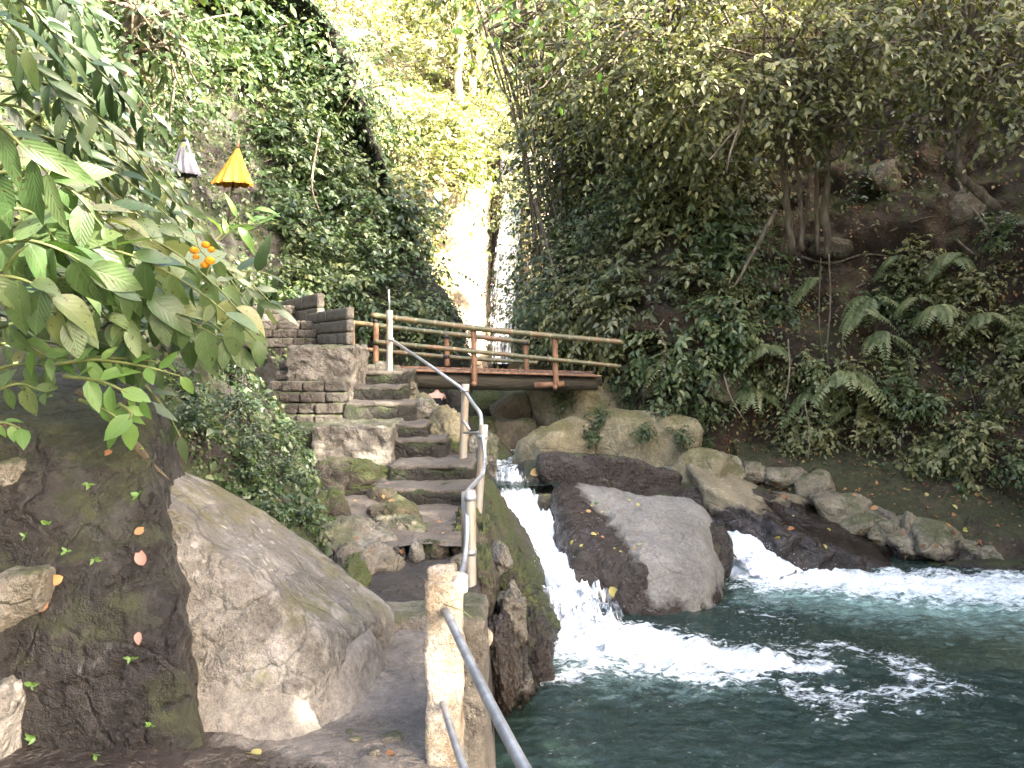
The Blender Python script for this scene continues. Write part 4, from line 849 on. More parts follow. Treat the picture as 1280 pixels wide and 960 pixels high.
def sprays(org, dirs, L, n, leaf, rg, droop=.5, spread=.8, face=(-.1, -.5, .8), hang=.25, tone=None):
    N = len(org); t = np.linspace(.12, 1, n); L = np.broadcast_to(L, (N,)).reshape(N, 1, 1)
    p = org[:, None] + dirs[:, None] * L * t[None, :, None]; p[..., 2] -= (droop * L[..., 0] * t[None] ** 2)
    tg = dirs[:, None] + 0 * p; tg[..., 2] -= 2 * droop * t[None]; tg = unit(tg)
    sd = unit(np.cross(tg, UP + .01)); sg = np.where(np.arange(n) % 2, 1., -1.)[None, :, None]; sg = sg * np.where(np.arange(n) == n - 1, 0.05, 1)[None, :, None]
    ax = .6 * tg + spread * sg * sd + rg.normal(size=p.shape) * .28; ax[..., 2] -= hang
    nr = np.asarray(face, float) + rg.normal(size=p.shape) * .42
    sz = leaf * rg.uniform(.6, 1.25, (N, n)) * (1 - .3 * np.abs(t - .55))[None]
    base = rg.uniform(0, .85, N) if tone is None else tone
    r = np.clip(np.repeat(base[:, None], n, 1) + rg.normal(size=(N, n)) * .16, 0, .94); r = np.where(rg.random((N, n)) < .025, 1.0, r)
    return p.reshape(-1, 3), ax.reshape(-1, 3), nr.reshape(-1, 3), sz.ravel(), r.ravel()
def cull(L, k): return tuple(a[k] for a in L)
def stems_geo(org, dirs, L, droop, r, m=5):
    geo = []; t = np.linspace(0, 1, m)[:, None]
    for o, d, l in zip(org, dirs, np.broadcast_to(L, (len(org),))):
        q = o + d * l * t; q[:, 2] -= (droop * l * t[:, 0] ** 2); geo.append(tube_geo(q, np.linspace(r, r * .4, m), 4, False))
    return join(geo)

_bvh = {}
def ray(x, y, names):
    key = tuple(names)
    if key not in _bvh:
        V, Fs = join([GEO[k] for k in names]); _bvh[key] = BVHTree.FromPolygons(V.tolist(), [list(map(int, f)) for q in Fs for f in q])
    d = np.array([(x - CX) / F0, 1, -(y - CY) / F0]); h = _bvh[key].ray_cast(Vector((0, 0, EYE)), Vector(unit(d)))
    if h[0] is None: return None, None
    n = np.array(h[1]); n = n if n.dot(d) < 0 else -n
    return np.array(h[0]), n
WALLS = ['gorge_cliff', 'hillside', 'back_hill']

LM = [('the yellow parasol', 297, 205), ('the grey parasol', 228, 192), ('the marigold garland', 252, 318), ('the block parapets', 395, 390), ('the waterfall', 632, 320), ('the right end of the bridge', 775, 450), ('the left rail of the bridge', 470, 400),
      ('the twin trunks', 1015, 220), ('the bent trunk', 1208, 190), ('the leaning dark trunks', 660, 130), ('the fern bank', 1060, 420), ('the right bank rocks', 1110, 640), ('the pale boulder', 320, 600), ('the brick steps', 385, 500), ('the long dark ledge', 960, 620), ('the sunlit pale trunks', 580, 100)]
_used = {}
def rel_label(x, y, head):
    best = sorted(LM, key=lambda l: math.hypot(l[1] - x, l[2] - y))
    for nm, lx, ly in best[:6]:
        dx, dy = x - lx, y - ly; r = math.hypot(dx, dy); q = 'close' if r < 75 else ('' if r < 170 else 'well')
        w_ = ('to the left of' if dx < 0 else 'to the right of') if abs(dx) > abs(dy) * 1.6 else (('above' if dy < 0 else 'below') if abs(dy) > abs(dx) * 1.6 else (('above and left of' if dx < 0 else 'above and right of') if dy < 0 else ('below and left of' if dx < 0 else 'below and right of')))
        t = ' '.join(f'{head} {q} {w_} {nm}'.split())
        if t not in _used: _used[t] = 1; return t
    return t

def shrub(name, label, cat, c, nrm, R, ns, nl, leaf, mat, tp, seed, droop=.45, group=None, lift=.35, flat=1.0, stem=True, hang=.3, uv=False):
    rg = np.random.default_rng(seed); c = np.asarray(c, float); nrm = unit(nrm)
    a = thing(name, label, cat, c, group)
    d = unit(rg.normal(size=(ns, 3)) + nrm * .9 + UP * lift); d[:, 2] *= flat; d = unit(d)
    org = c + d * (R * rg.uniform(.02, .62, ns))[:, None] + rg.normal(size=(ns, 3)) * R * .16
    L = sprays(org, d, R * rg.uniform(.35, .7, ns), nl, leaf, rg, droop, hang=hang)
    leaves('foliage', L, M[mat], a, tp, uv)
    if stem:
        k = rg.choice(ns, min(ns, 12), False); V, Fs = stems_geo(np.repeat((c - nrm * .05)[None], len(k), 0), unit(org[k] - c), np.linalg.norm(org[k] - c, axis=1) + R * .2, .1, max(.006, R * .014)); mesh('stems', V, Fs, M['bark'], a)
    return a

# ---- hanging and creeping cover on the slopes (nobody could count it)
def cover(name, S, dens, mask, n, leaf, mat, seed, L=.16, out=.55):
    rg = np.random.default_rng(seed); px, py, d = project(S['c'])
    wgt = S['a'] * mask(S['c'], px, py) * ((px > -160) & (px < 1440) & (py > -160) & (py < 900) & (d > 1))
    N = int(wgt.sum() * dens); i = rg.choice(len(wgt), N, p=wgt / wgt.sum())
    q = S['V'][S['F'][i]]; u = rg.random((N, 2, 1)); p = q[:, 0] * (1 - u[:, 0]) * (1 - u[:, 1]) + q[:, 1] * u[:, 0] * (1 - u[:, 1]) + q[:, 2] * u[:, 0] * u[:, 1] + q[:, 3] * (1 - u[:, 0]) * u[:, 1]
    dr = unit(S['n'][i] * out + rg.normal(size=(N, 3)) * .45)
    o = leaves(name, sprays(p, dr, L * rg.uniform(.5, 1.4, N), n, leaf, rg, .7, hang=.4), M[mat], None, TP_SM); return props(o, kind='stuff')
pn = lambda C, s, sd, lo, hi: smooth(lo, hi, fbm(C, s, 3, sd))
cover('ivy_cover', left, 75, lambda C, x, y: (.22 + pn(C, 1.1, 401, -.1, .4)) * (C[:, 1] > 4.2), 5, .085, 'leaf_hill', 1, .2)
cover('cliff_cover', right, 46, lambda C, x, y: np.where(x < 930, .9, .55 + .8 * pn(C, .9, 402, -.1, .5)) * np.where((y < 330) & (y > 150) & (x > 900), .45, 1) * (.2 + pn(C, 1.3, 404, -.2, .3)) * (C[:, 2] > -.6), 5, .085, 'leaf_dark', 2, .2)
cover('creeper_cover', right, 34, lambda C, x, y: (x > 880) * (y > 300) * (.15 + pn(C, 1.0, 407, -.2, .3)) * (C[:, 2] > -.5), 6, .075, 'leaf_olive', 12, .26, out=.35)
cover('leaf_litter', right, 60, lambda C, x, y: (x > 860) * (y > 180) * (.1 + pn(C, 1.2, 411, -.1, .4)), 1, .075, 'leaf_dead', 15, .03, out=.9)
cover('bank_cover', right, 70, lambda C, x, y: (x > 880) * (C[:, 2] < .5) * (C[:, 2] > -.95) * pn(C, 1.6, 413, -.1, .4), 4, .05, 'leaf_hill', 16, .1, out=.6)
cover('bank_plants', bank_s, 75, lambda C, x, y: (C[:, 2] > -.9) * pn(C, 1.3, 415, -.05, .4), 4, .055, 'leaf_hill', 17, .11, out=.6)
cover('bank_litter', bank_s, 60, lambda C, x, y: (C[:, 2] > -1.0) * (.15 + pn(C, 1.5, 417, -.1, .4)), 1, .075, 'leaf_dead', 18, .03, out=.9)
cover('rock_creeper', left, 260, lambda C, x, y: (x > 190) * (x < 470) * (y > 440) * (y < 700) * (C[:, 1] < 9.5) * (.1 + pn(C, 1.5, 409, -.2, .3)), 4, .036, 'leaf_shade', 14, .09, out=.5)
cover('slope_cover', back, 24, lambda C, x, y: (C[:, 2] > 1.5) * (.3 + pn(C, .5, 403, -.1, .3)) * np.where((x > 560) & (x < 665) & (y > 235), .05, 1), 6, .21, 'leaf_sun', 3, .5)

# ---- shrubs growing one by one on the walls
rgS = np.random.default_rng(77); k = 0
def plantings(cells, names, mats, sizes, seed0, jit, groups):
    global k
    for (x, y) in cells:
        x += rgS.uniform(-jit, jit); y += rgS.uniform(-jit, jit); p, n = ray(x, y, WALLS)
        if p is None: continue
        q = rgS.integers(len(mats)); mt, tp, leaf, head, ns, nl = mats[q]
        if mt == 'leaf_sun' and p[1] < 22: mt, leaf, head = 'leaf_hill', .17, 'green shrub at the lit hillside edge'
        R = rgS.uniform(*sizes) * p[1] / 12
        shrub(names, rel_label(x, y, head), 'shrub', p, n, R, ns, nl, leaf * rgS.uniform(.85, 1.2), mt, tp, seed0 + k, group=groups); k += 1
grid = lambda x0, x1, y0, y1, s: [(x, y) for x in np.arange(x0, x1, s) for y in np.arange(y0, y1, s)]
# right cliff: layered shrubs between the waterfall and the twin trunks
plantings([c for c in grid(665, 925, 175, 440, 62)] + [(930, 180), (880, 130), (700, 130), (760, 110), (820, 80), (700, 150), (705, 210), (700, 260), (695, 320), (700, 380)], 'cliff_shrub', [('leaf_dark', TP_OV, .135, 'dark layered shrub', 120, 8), ('leaf_ivy', TP_OV, .12, 'mid-green leafy shrub', 120, 8), ('leaf_olive', TP_OV, .125, 'olive drooping shrub', 115, 8)], (.7, .98), 2000, 20, 'shrubs on the right cliff')
plantings([(960, 470), (1110, 480), (1090, 540), (1180, 420), (1230, 360), (1150, 560), (1260, 470), (1220, 560), (1010, 540), (1270, 300), (1090, 250), (1140, 330), (830, 440), (870, 500), (1120, 590), (1200, 600), (1262, 590), (1165, 500)], 'cliff_shrub', [('leaf_ivy', TP_OV, .085, 'small green creeper clump', 70, 7), ('leaf_olive', TP_OV, .09, 'pale drooping leafy clump', 70, 7)], (.36, .55), 2300, 14, 'shrubs on the right cliff')
rgC = np.random.default_rng(55)
plantings([(rgC.uniform(900, 1285), rgC.uniform(335, 590)) for _ in range(34)], 'cliff_creeper', [('leaf_olive', TP_OV, .08, 'pale trailing creeper', 60, 8), ('leaf_ivy', TP_OV, .075, 'fresh green trailing creeper', 60, 8), ('leaf_fern', TP_SM, .07, 'fine feathery creeper', 70, 9)], (.3, .5), 2400, 5, 'creepers trailing over the right cliff')
BL = ['gorge_cliff'] + [k_ for k_ in GEO if k_.split('.')[0] == 'boulder']
for i, (x, y, R) in enumerate([(712, 500, .26), (752, 522, .24), (790, 505, .3), (830, 520, .28), (770, 490, .3), (735, 545, .16), (850, 545, .22), (808, 540, .18), (880, 555, .2)]):
    p, n = ray(x, y, BL); shrub('rock_creeper_clump', rel_label(x, y, 'small creeper clump'), 'creeper', p, n, R, 60, 7, .05, 'leaf_hill', TP_OV, 2460 + i, group='creepers on the rocks under the bridge end')
# left hillside
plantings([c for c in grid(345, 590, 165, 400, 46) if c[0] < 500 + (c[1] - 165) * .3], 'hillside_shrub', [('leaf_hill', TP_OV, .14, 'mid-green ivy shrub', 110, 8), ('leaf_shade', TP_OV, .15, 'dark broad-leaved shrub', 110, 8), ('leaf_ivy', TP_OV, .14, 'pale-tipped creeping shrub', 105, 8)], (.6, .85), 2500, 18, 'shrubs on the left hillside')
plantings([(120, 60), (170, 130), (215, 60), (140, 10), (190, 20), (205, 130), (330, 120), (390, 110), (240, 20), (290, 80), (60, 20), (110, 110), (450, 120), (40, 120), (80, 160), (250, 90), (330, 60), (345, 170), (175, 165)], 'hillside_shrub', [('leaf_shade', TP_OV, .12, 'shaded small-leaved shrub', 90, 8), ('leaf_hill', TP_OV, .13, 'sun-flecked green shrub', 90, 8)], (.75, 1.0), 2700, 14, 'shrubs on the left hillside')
plantings([(300, 520), (340, 560), (270, 470), (360, 610), (250, 540), (310, 600), (390, 560), (330, 480), (290, 560), (380, 520), (420, 600), (330, 640), (230, 500), (380, 640), (270, 520), (300, 570)], 'hillside_creeper', [('leaf_shade', TP_OV, .036, 'fine-leaved ground ivy clump', 110, 8), ('leaf_shade', TP_OV, .032, 'dull fine-leaved creeper clump', 120, 8)], (.36, .52), 2800, 12, 'creepers on the slope behind the pale boulder')
# sunlit slope at the back
plantings([c for c in grid(300, 660, -30, 230, 64) if c[1] < 250 - abs(c[0] - 560) * .4 and c[0] < 640] + [(545, 235), (560, 190), (530, 180), (590, 215)], 'slope_shrub', [('leaf_sun', TP_OV, .25, 'sunlit yellow-green shrub', 120, 8), ('leaf_sun', TP_OV, .22, 'pale shrub with sun glare in its colour', 130, 7)], (.75, 1.05), 2900, 16, 'sunlit shrubs at the back of the gorge')

# ---- trees
def tree(name, label, trunks, crown, mt, leaf, seed, group=None, tp=TP_OV, bark='bark', limb=14, droop=.35, flat=.5, nl=10, SL=(.5, .9), cullf=None):
    """trunks: list of (points, r0, r1); crown: list of (centre, radii, sprays)"""
    rg = np.random.default_rng(seed); base = np.asarray(trunks[0][0][0], float)
    a = thing(name, label, 'tree', base, group); tips = []
    for q, (P, r0, r1) in enumerate(trunks):
        P = spline(P, 26); P[1:-1] += np.stack([fbm(P[1:-1], 1.6, 2, seed + 3 * j + q) for j in range(3)], 1) * .05
        V, Fs = tube_geo(P, np.linspace(r0, r1, 26), 9, True, r0 * .22, seed); mesh('trunk', V, Fs, M[bark], a); tips += [P[int(26 * f)] for f in (.6, .75, .9, .98)]
    geo, LL = [], []
    for c, R, ns in crown:
        c, R = np.asarray(c, float), np.asarray(R, float)
        d = unit(rg.normal(size=(ns, 3))); r = rg.uniform(.35, 1, ns) ** .6; cl = fbm(d * 2.2 + c, 1.0, 2, seed)
        o = c + d * R * (r * (1 + .35 * cl))[:, None]; o[:, 2] = c[2] + np.round((o[:, 2] - c[2]) / (R[2] * .36)) * R[2] * .36 * .6 + (o[:, 2] - c[2]) * .4
        dr = d * np.array([1, 1, flat]) + rg.normal(size=(ns, 3)) * .35; dr = unit(dr)
        LL.append(sprays(o, dr, rg.uniform(*SL, ns), nl, leaf, rg, droop))
        for j in rg.choice(ns, min(ns, limb), False):
            s = tips[rg.integers(len(tips))]; m = (s + o[j]) / 2 + rg.normal(size=3) * .2 + [0, 0, .15]
            geo.append(tube_geo(spline([s, m, o[j], o[j] + dr[j] * .4], 10), np.linspace(.028, .006, 10), 5, False))
    L = tuple(np.concatenate(z) for z in zip(*LL))
    if cullf is not None: L = cull(L, cullf(L[0]))
    V, Fs = join(geo); mesh('branches', V, Fs, M[bark], a); leaves('crown', L, M[mt], a, tp)
    return a
tree('twin_trunk_tree', 'tree with several thin upright brown trunks on the cliff, crown spreading over the pool', [
    ([at(990, 318, 12.6), at(984, 250, 12.4), at(975, 190, 12.2), at(966, 150, 12.0), at(985, 60, 11.8)], .062, .04), ([at(1004, 312, 12.5), at(1000, 240, 12.3), at(992, 180, 12.2), at(1000, 90, 12)], .04, .025),
    ([at(1034, 322, 12.5), at(1034, 250, 12.3), at(1037, 180, 12.1), at(1043, 110, 11.8), at(1050, 20, 11.6)], .06, .04), ([at(1022, 318, 12.6), at(1020, 240, 12.3), at(1028, 170, 12.1), at(1036, 120, 12)], .035, .025),
    ([at(996, 315, 12.7), at(1012, 230, 12.4), at(1010, 150, 12.2)], .022, .016), ([at(978, 316, 12.7), at(986, 240, 12.4), at(980, 160, 12.2)], .022, .016)],
    [((at(960, 75, 11.3)), (1.7, 1.0, .8), 240), ((at(1090, 60, 10.9)), (1.5, 1.0, .9), 270), ((at(1030, -40, 11.2)), (1.8, 1.2, .7), 160), ((at(1120, 135, 11.2)), (1.0, .7, .4), 90), ((at(900, 120, 11.4)), (.9, .7, .45), 90), ((at(1000, 150, 11.6)), (.8, .6, .25), 40)], 'leaf_olive', .12, 31, droop=.3)
tree('bent_trunk_tree', 'tree with a crooked trunk bending at its foot near the right edge', [([at(1246, 262, 11.0), at(1222, 240, 10.9), at(1201, 215, 10.8), at(1199, 190, 10.7), at(1212, 150, 10.6), at(1211, 60, 10.5)], .07, .045)],
    [((at(1240, 40, 10.2)), (1.1, .9, .85), 200), ((at(1300, 100, 10.2)), (.8, .8, .7), 110), ((at(1220, -50, 10.4)), (1.3, .9, .6), 110)], 'leaf_olive', .12, 32, droop=.3)
tree('leaning_tree', 'tree with dark leaning forked trunks against the bright gap above the waterfall', [([at(712, 250, 17.5), at(690, 150, 17), at(668, 85, 16.6), at(650, 30, 16.2), at(640, -60, 16)], .17, .10), ([at(700, 200, 17.2), at(695, 100, 16.8), at(690, 20, 16.4), at(700, -60, 16)], .13, .09), ([at(668, 85, 16.6), at(640, 70, 16.2), at(605, 30, 15.8)], .06, .03)],
    [((at(690, 60, 15.6)), (.9, .8, .9), 70), ((at(650, -20, 15.2)), (1.6, 1.0, .6), 90), ((at(725, 130, 15.8)), (.8, .7, .8), 70), ((at(770, 40, 15.0)), (1.3, .9, .9), 110), ((at(678, 190, 16.8)), (.55, .6, .8), 60), ((at(690, 340, 16.5)), (.5, .5, .6), 40)], 'leaf_crown', .17, 33, droop=.4)
tree('cliff_tree', 'dense tree with pale-tipped leaves on the cliff between the leaning and the twin trunks', [([at(842, 240, 13.6), at(850, 150, 13.3), at(838, 60, 13), at(845, -20, 12.8)], .09, .05)],
    [((at(830, 70, 12.4)), (1.4, .9, .9), 240), ((at(760, 120, 13.0)), (1.1, .8, .8), 150), ((at(870, -20, 12.2)), (1.9, 1, .8), 190), ((at(890, 160, 12.6)), (.9, .6, .45), 90), ((at(720, 60, 13.4)), (.8, .7, .7), 90)], 'leaf_olive', .125, 34, droop=.35)
tree('overhanging_tree', 'leafy twigs of a near tree hanging in at the top middle of the view', [([at(760, -240, 8), at(720, -140, 7.6), at(680, -60, 7.2)], .06, .02)], [((at(672, -6, 7.2)), (.34, .3, .2), 20), ((at(720, -70, 7.3)), (.7, .4, .3), 40)], 'leaf_lime', .105, 35, droop=.45, limb=5, nl=8)
for i, (x, y, yb, l) in enumerate(((572, 45, 150, 'tallest'), (590, 75, 165, 'middle'), (603, 90, 150, 'shortest'))):
    d = 33 + i
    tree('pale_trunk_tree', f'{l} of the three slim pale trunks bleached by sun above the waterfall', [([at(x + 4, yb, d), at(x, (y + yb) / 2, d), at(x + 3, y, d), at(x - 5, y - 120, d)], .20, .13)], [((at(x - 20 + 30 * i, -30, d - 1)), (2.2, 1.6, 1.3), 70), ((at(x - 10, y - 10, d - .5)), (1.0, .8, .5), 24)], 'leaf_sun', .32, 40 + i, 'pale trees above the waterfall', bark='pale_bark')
tree('hillside_tree', 'tree in deep shade on the upper left hillside, trunk half hidden by leaves', [([at(172, 190, 9.6), at(160, 90, 9.4), at(172, -40, 9.2)], .09, .06)], [((at(150, -10, 8.6)), (1.0, .8, .5), 80), ((at(232, 40, 9.6)), (.7, .6, .7), 60), ((at(215, 120, 10)), (.35, .4, .5), 30)], 'leaf_hill', .13, 45)

# shade tree added out of view: blocks sun, crown gaps aim it at chosen spots
GAPS = [(np.array([-.27, 3.0, .64]), .24), (np.array([-.27, 3.0, .4]), .17), (at(60, 265, 2.95), .36), (at(95, 335, 3.05), .24), (at(215, 410, 3.3), .10), (at(120, 180, 4.2), .15), (at(20, 60, 4.2), .25), (at(430, 760, 3.7), .07), (at(215, 90, 10.5), .35), (at(190, 200, 9.5), .22), (at(335, 465, 3.4), .05)]
def gapf(P):
    k = np.ones(len(P), bool)
    for q, r in GAPS:
        v = P - q; t = v @ SUN; k &= np.linalg.norm(v - t[:, None] * SUN, axis=1) > r
    return k
tree('added_shade_tree', 'unseen wide-crowned tree added on the rim to shade the path', [([(11.4, -6.5, 1), (11.0, -6.6, 5.5), (10.0, -5.6, 8.0)], .3, .15)], [((6.6, -1.7, 6.0), (2.6, 2.2, 1.6), 800), ((9.0, -3.4, 8.0), (2.8, 2.8, 2.0), 700), ((4.9, -.6, 5.2), (1.9, 1.9, 1.2), 480), ((8.2, .4, 7.4), (2.2, 2.2, 1.5), 380), ((8.4, -.4, 4.6), (1.6, 1.5, 1.2), 230)], 'leaf_crown', .26, 36, nl=11, SL=(.8, 1.4), cullf=gapf, limb=20)

tree('overhanging_tree', 'unseen spreading tree added behind the viewer to dim sky light on the path', [([(-4.2, -2.6, .5), (-4.0, -2.4, 3.0), (-2.6, -1.8, 4.6)], .2, .1)], [((-2.4, -.9, 5.0), (2.6, 1.5, .8), 520), ((-.2, -2.2, 5.4), (2.4, 1.6, .8), 420), ((1.5, -1.0, 5.6), (1.8, 1.2, .6), 260)], 'leaf_crown', .24, 46, nl=11, SL=(.7, 1.2), limb=14, cullf=gapf)  # added behind the viewer; its crown cuts sky light near the path
tree('added_rim_tree', 'unseen broad tree added on the right-hand rim to shade the hillside and steps', [([(10.5, 7.5, 8), (9.5, 7.8, 10.5), (7.8, 8.2, 11.5)], .25, .12)], [((5.1, 7.6, 11.8), (1.7, 1.3, 1.1), 150), ((6.8, 9.6, 12.8), (1.5, 1.5, 1.3), 130), ((10.2, 3.0, 10.6), (2.0, 1.8, 1.2), 260)], 'leaf_crown', .28, 37, nl=11, SL=(.8, 1.3), limb=14)  # added above the view to shade the parasols, steps and left hillside
# ---- vines, roots and dead stems
for i, (P, r, l) in enumerate([
    ([at(1036, 318, 12.3), at(1038, 380, 12.1), at(1034, 440, 12.0), at(1040, 480, 11.9)], .012, 'thin straight root hanging from the foot of the twin trunks'), ([at(1026, 322, 12.3), at(1024, 400, 12.1), at(1030, 450, 12.0)], .010, 'second thinner root hanging beside the straight one'),
    ([at(934, 105, 11.2), at(926, 150, 11.1), at(913, 190, 11.0), at(908, 216, 11.0)], .018, 'pale dead hooked stem dangling under the crown'), ([at(930, 150, 11.1), at(905, 178, 11.0), at(894, 192, 11.0), at(886, 200, 10.9)], .014, 'pale zigzag dead twig beside the hooked stem'),
    ([at(970, 262, 12.0), at(945, 310, 12.0), at(918, 358, 11.9)], .03, 'straight dead branch leaning diagonally on the cliff left of the twin trunks'), ([at(668, 250, 16), at(685, 310, 15.6), at(700, 372, 15.2)], .04, 'pale slanting dead stem rising right of the waterfall'),
    ([at(1052, 130, 11), at(1070, 158, 10.9), at(1105, 164, 10.8), at(1140, 158, 10.8)], .012, 'thin bare twig curving out to the right of the twin trunks'), ([at(985, 424, 11.5), at(987, 460, 11.4), at(982, 500, 11.3)], .014, 'pale root hanging left of the lowest ferns'),
    ([at(930, 120, 11.6), at(970, 140, 11.7), at(1010, 130, 11.7), at(1060, 110, 11.6)], .02, 'bare brown branch running sideways under the crown'), ([at(1165, 160, 11), at(1160, 100, 11), at(1150, 40, 11)], .016, 'thin liana hanging straight right of the twin trunks'),
    ([at(905, 470, 11.5), at(915, 500, 11.4), at(935, 532, 11.3)], .010, 'dry creeper stalk trailing over the pale overhanging rock'), ([at(400, 160, 17), at(390, 230, 16.5), at(402, 270, 16.2)], .025, 'slim pale sapling stem among the ivy of the left hillside'),
    ([at(1005, 500, 11.3), at(1012, 540, 11.2), at(1010, 575, 11.1)], .01, 'dangling rootlet below the overhang of the fern bank'), ([at(855, 60, 12), at(800, 50, 12), at(760, 80, 12)], .02, 'dark bare branch through the upper right foliage')]):
    props(tube('vine' if i in (0, 1, 7, 9, 10, 12) else 'dead_branch', P, [r * 1.2, r * .7], M['bark'], None, 7, n=24, jitter=r * .5, seed=i), l, 'vine' if i in (0, 1, 7, 9, 10, 12) else 'branch')
rg = np.random.default_rng(91)
extra = [(rg.uniform(985, 1260), 0, rg.uniform(14, 34)) for _ in range(26)]
for i, (l, x, y, w_, h, d, mt) in enumerate(BANKR + [('small rounded bank stone among leaf litter', x, 596 + (x - 960) * .36 + rg.uniform(-8, 22), s, s * .62, 0, ('bank_rock', 'bank_rock', 'dry_rock')[j % 3]) for j, (x, _, s) in enumerate(extra)]):
    p, n = ray(x, y + h * .3, ['gorge_cliff', 'river_bank', 'rock_ledge']); d = min(p[1], 11.6) - .05
    hx, hz = w_ * 1.15 / 2 / F0 * d, h * 1.15 / 2 / F0 * d
    props(rock('rock', at(x, y + h * .1, d + .05), (hx, max(hx * .7, .12), hz * 1.15), M[mt], seed=320 + i, n=12, sub=4, big=.16, mid=.06), l, 'rock', None if i < len(BANKR) else 'small stones on the right bank')
for i, (l, x, y, w_, h) in enumerate(CLIFF_ROCKS):
    p, n = ray(x, y, WALLS); d = p[1]; c = p - n * .02; props(rock('rock', c, (w_ / 2 / F0 * d, .25, h / 2 / F0 * d), M['ledge_rock'], seed=360 + i, n=12), l, 'rock')
props(tube('dead_branch', [at(95, 488, 3.35), at(125, 508, 3.38), at(160, 545, 3.42), at(190, 580, 3.5), at(212, 600, 3.58)], [.012, .017, .018, .012, .006], M['bark'], None, 10, n=40, jitter=.008, seed=9), 'weathered grey dead branch lying along the top of the dripping rock face', 'branch')

def creep_root(pts, r, label, seed):
    P = [ray(x, y, ['gorge_cliff']) for x, y in pts]; P = [p + n * r for p, n in P if p is not None]
    props(tube('root', P, [r * 1.2, r * .5], M['bark'], None, 7, n=30, jitter=r * .4, seed=seed), label, 'root')
for i, (pts, r, l) in enumerate([([(1195, 215), (1205, 250), (1232, 285), (1250, 330)], .03, 'crooked root running down from the foot of the bent trunk'), ([(1000, 322), (1040, 330), (1080, 318), (1125, 322)], .022, 'root snaking right over the soil under the twin trunks'), ([(990, 325), (965, 350), (950, 385), (925, 410)], .024, 'root creeping left and down from the twin trunks'),
                               ([(1110, 290), (1150, 275), (1190, 268)], .016, 'thin bare root across the soil between twin and bent trunks'), ([(1070, 360), (1110, 340), (1150, 320), (1180, 290)], .014, 'long thin stick lying on the soil above the ferns'), ([(880, 420), (905, 450), (915, 500)], .014, 'thin root left of the pale overhanging rock'), ([(1195, 300), (1225, 320), (1260, 312)], .018, 'short stick below the bent trunk')]): creep_root(pts, r, l, i)
rgV = np.random.default_rng(19)
def hanging_vine(x, y, L, label, seed):
    p, n = ray(x, y, ['gorge_cliff']); rg = np.random.default_rng(seed)
    if p is None: return
    q = p + n * .28; m = 24; t = np.linspace(0, 1, m); P = q + np.stack([.10 * np.sin(3 * t + seed) + n[0] * .15 * t, n[1] * .15 * t, -L * t], 1); P = np.vstack([p, P])
    a = thing('hanging_vine', label, 'vine', p, 'leafy vines hanging down the right cliff'); V, Fs = tube_geo(P, np.linspace(.012, .004, m + 1), 5, False); mesh('stem', V, Fs, M['bark'], a)
    N = int(L * 46); f = rg.uniform(.08, 1, N); pp = np.stack([np.interp(f, np.linspace(0, 1, m + 1), P[:, j]) for j in range(3)], 1) + rg.normal(size=(N, 3)) * .03
    ax = rg.normal(size=(N, 3)) * [.8, .5, .3] + n * .5; ax[:, 2] -= .5
    leaves('foliage', (pp, ax, n + UP * .5 + rg.normal(size=(N, 3)) * .3, .085 * rg.uniform(.6, 1.3, N), np.clip(rg.uniform(.2, .7) + rg.normal(size=N) * .2, 0, 1)), M['leaf_olive'], a, TP_OV)
for i, (x, y, L, l) in enumerate([(1080, 470, 1.1, 'longest pale leafy vine hanging in the middle of the fern bank'), (1105, 505, .8, 'short yellowish vine just right of the longest vine'), (1055, 430, .7, 'leafy vine between the yellow fern and the dark toothed fern'), (1150, 450, .9, 'leafy vine right of the dark toothed fern'), (1190, 480, .9, 'dense vine low on the right part of the cliff'), (1240, 420, 1.0, 'vine near the right edge beside the fern at mid height'), (1265, 505, .7, 'short vine at the right edge above the grey stone'),
                               (1000, 505, .6, 'small vine hanging into the undercut left of the low ferns'), (1125, 545, .6, 'vine tip trailing over the right bank soil'), (1175, 340, .7, 'vine below the root of the bent trunk'), (830, 400, .8, 'vine among shrubs above the right end of the bridge'), (760, 330, .9, 'vine dangling in the layered shrubs above the bridge'), (880, 350, .8, 'vine left of the diagonal dead branch'), (720, 240, 1.0, 'upper vine on the cliff edge right of the waterfall'), (1225, 545, .6, 'pale vine just above the far right bank')]): hanging_vine(x, y, L, l, 40 + i)
# ---- ferns of the right cliff
def frond(parent, base, d, L, w, rg):
    n = 17; t = np.linspace(.1, 1, n); p = base + d * L * t[:, None]; p[:, 2] -= 1.0 * L * t ** 1.8; tg = np.gradient(p, axis=0); tg = unit(tg); sd = unit(np.cross(tg, UP))
    W = w * np.sin(np.pi * np.clip(t * .92 + .08, 0, 1)) ** .7 + .01
    P = np.concatenate([p, p]); A = np.concatenate([sd + .35 * tg, -sd + .35 * tg]); A[:, 2] -= .25; Nn = np.repeat(np.cross(sd, tg)[None], 2, 0).reshape(-1, 3); Nn = np.where(Nn[:, 2:3] < 0, -Nn, Nn)
    V1, F1, r1, _ = leaf_geo(P, A, Nn + rg.normal(size=P.shape) * .12, np.concatenate([W, W]), np.clip(np.full(2 * n, rg.uniform(.1, .85)) + rg.normal(size=2 * n) * .06, 0, 1), (TP_SM[0] * [1, .62, 1], TP_SM[1], TP_SM[2]))
    V2, F2 = tube_geo(np.vstack([base, p]), np.linspace(.006, .002, n + 1), 4, False)
    V, Fs = join([(V1, [F1]), (V2, F2)]); return mesh('frond', V, Fs, M['leaf_fern'], parent, attrs={'rnd': np.concatenate([r1, np.full(len(V2), .2)])})
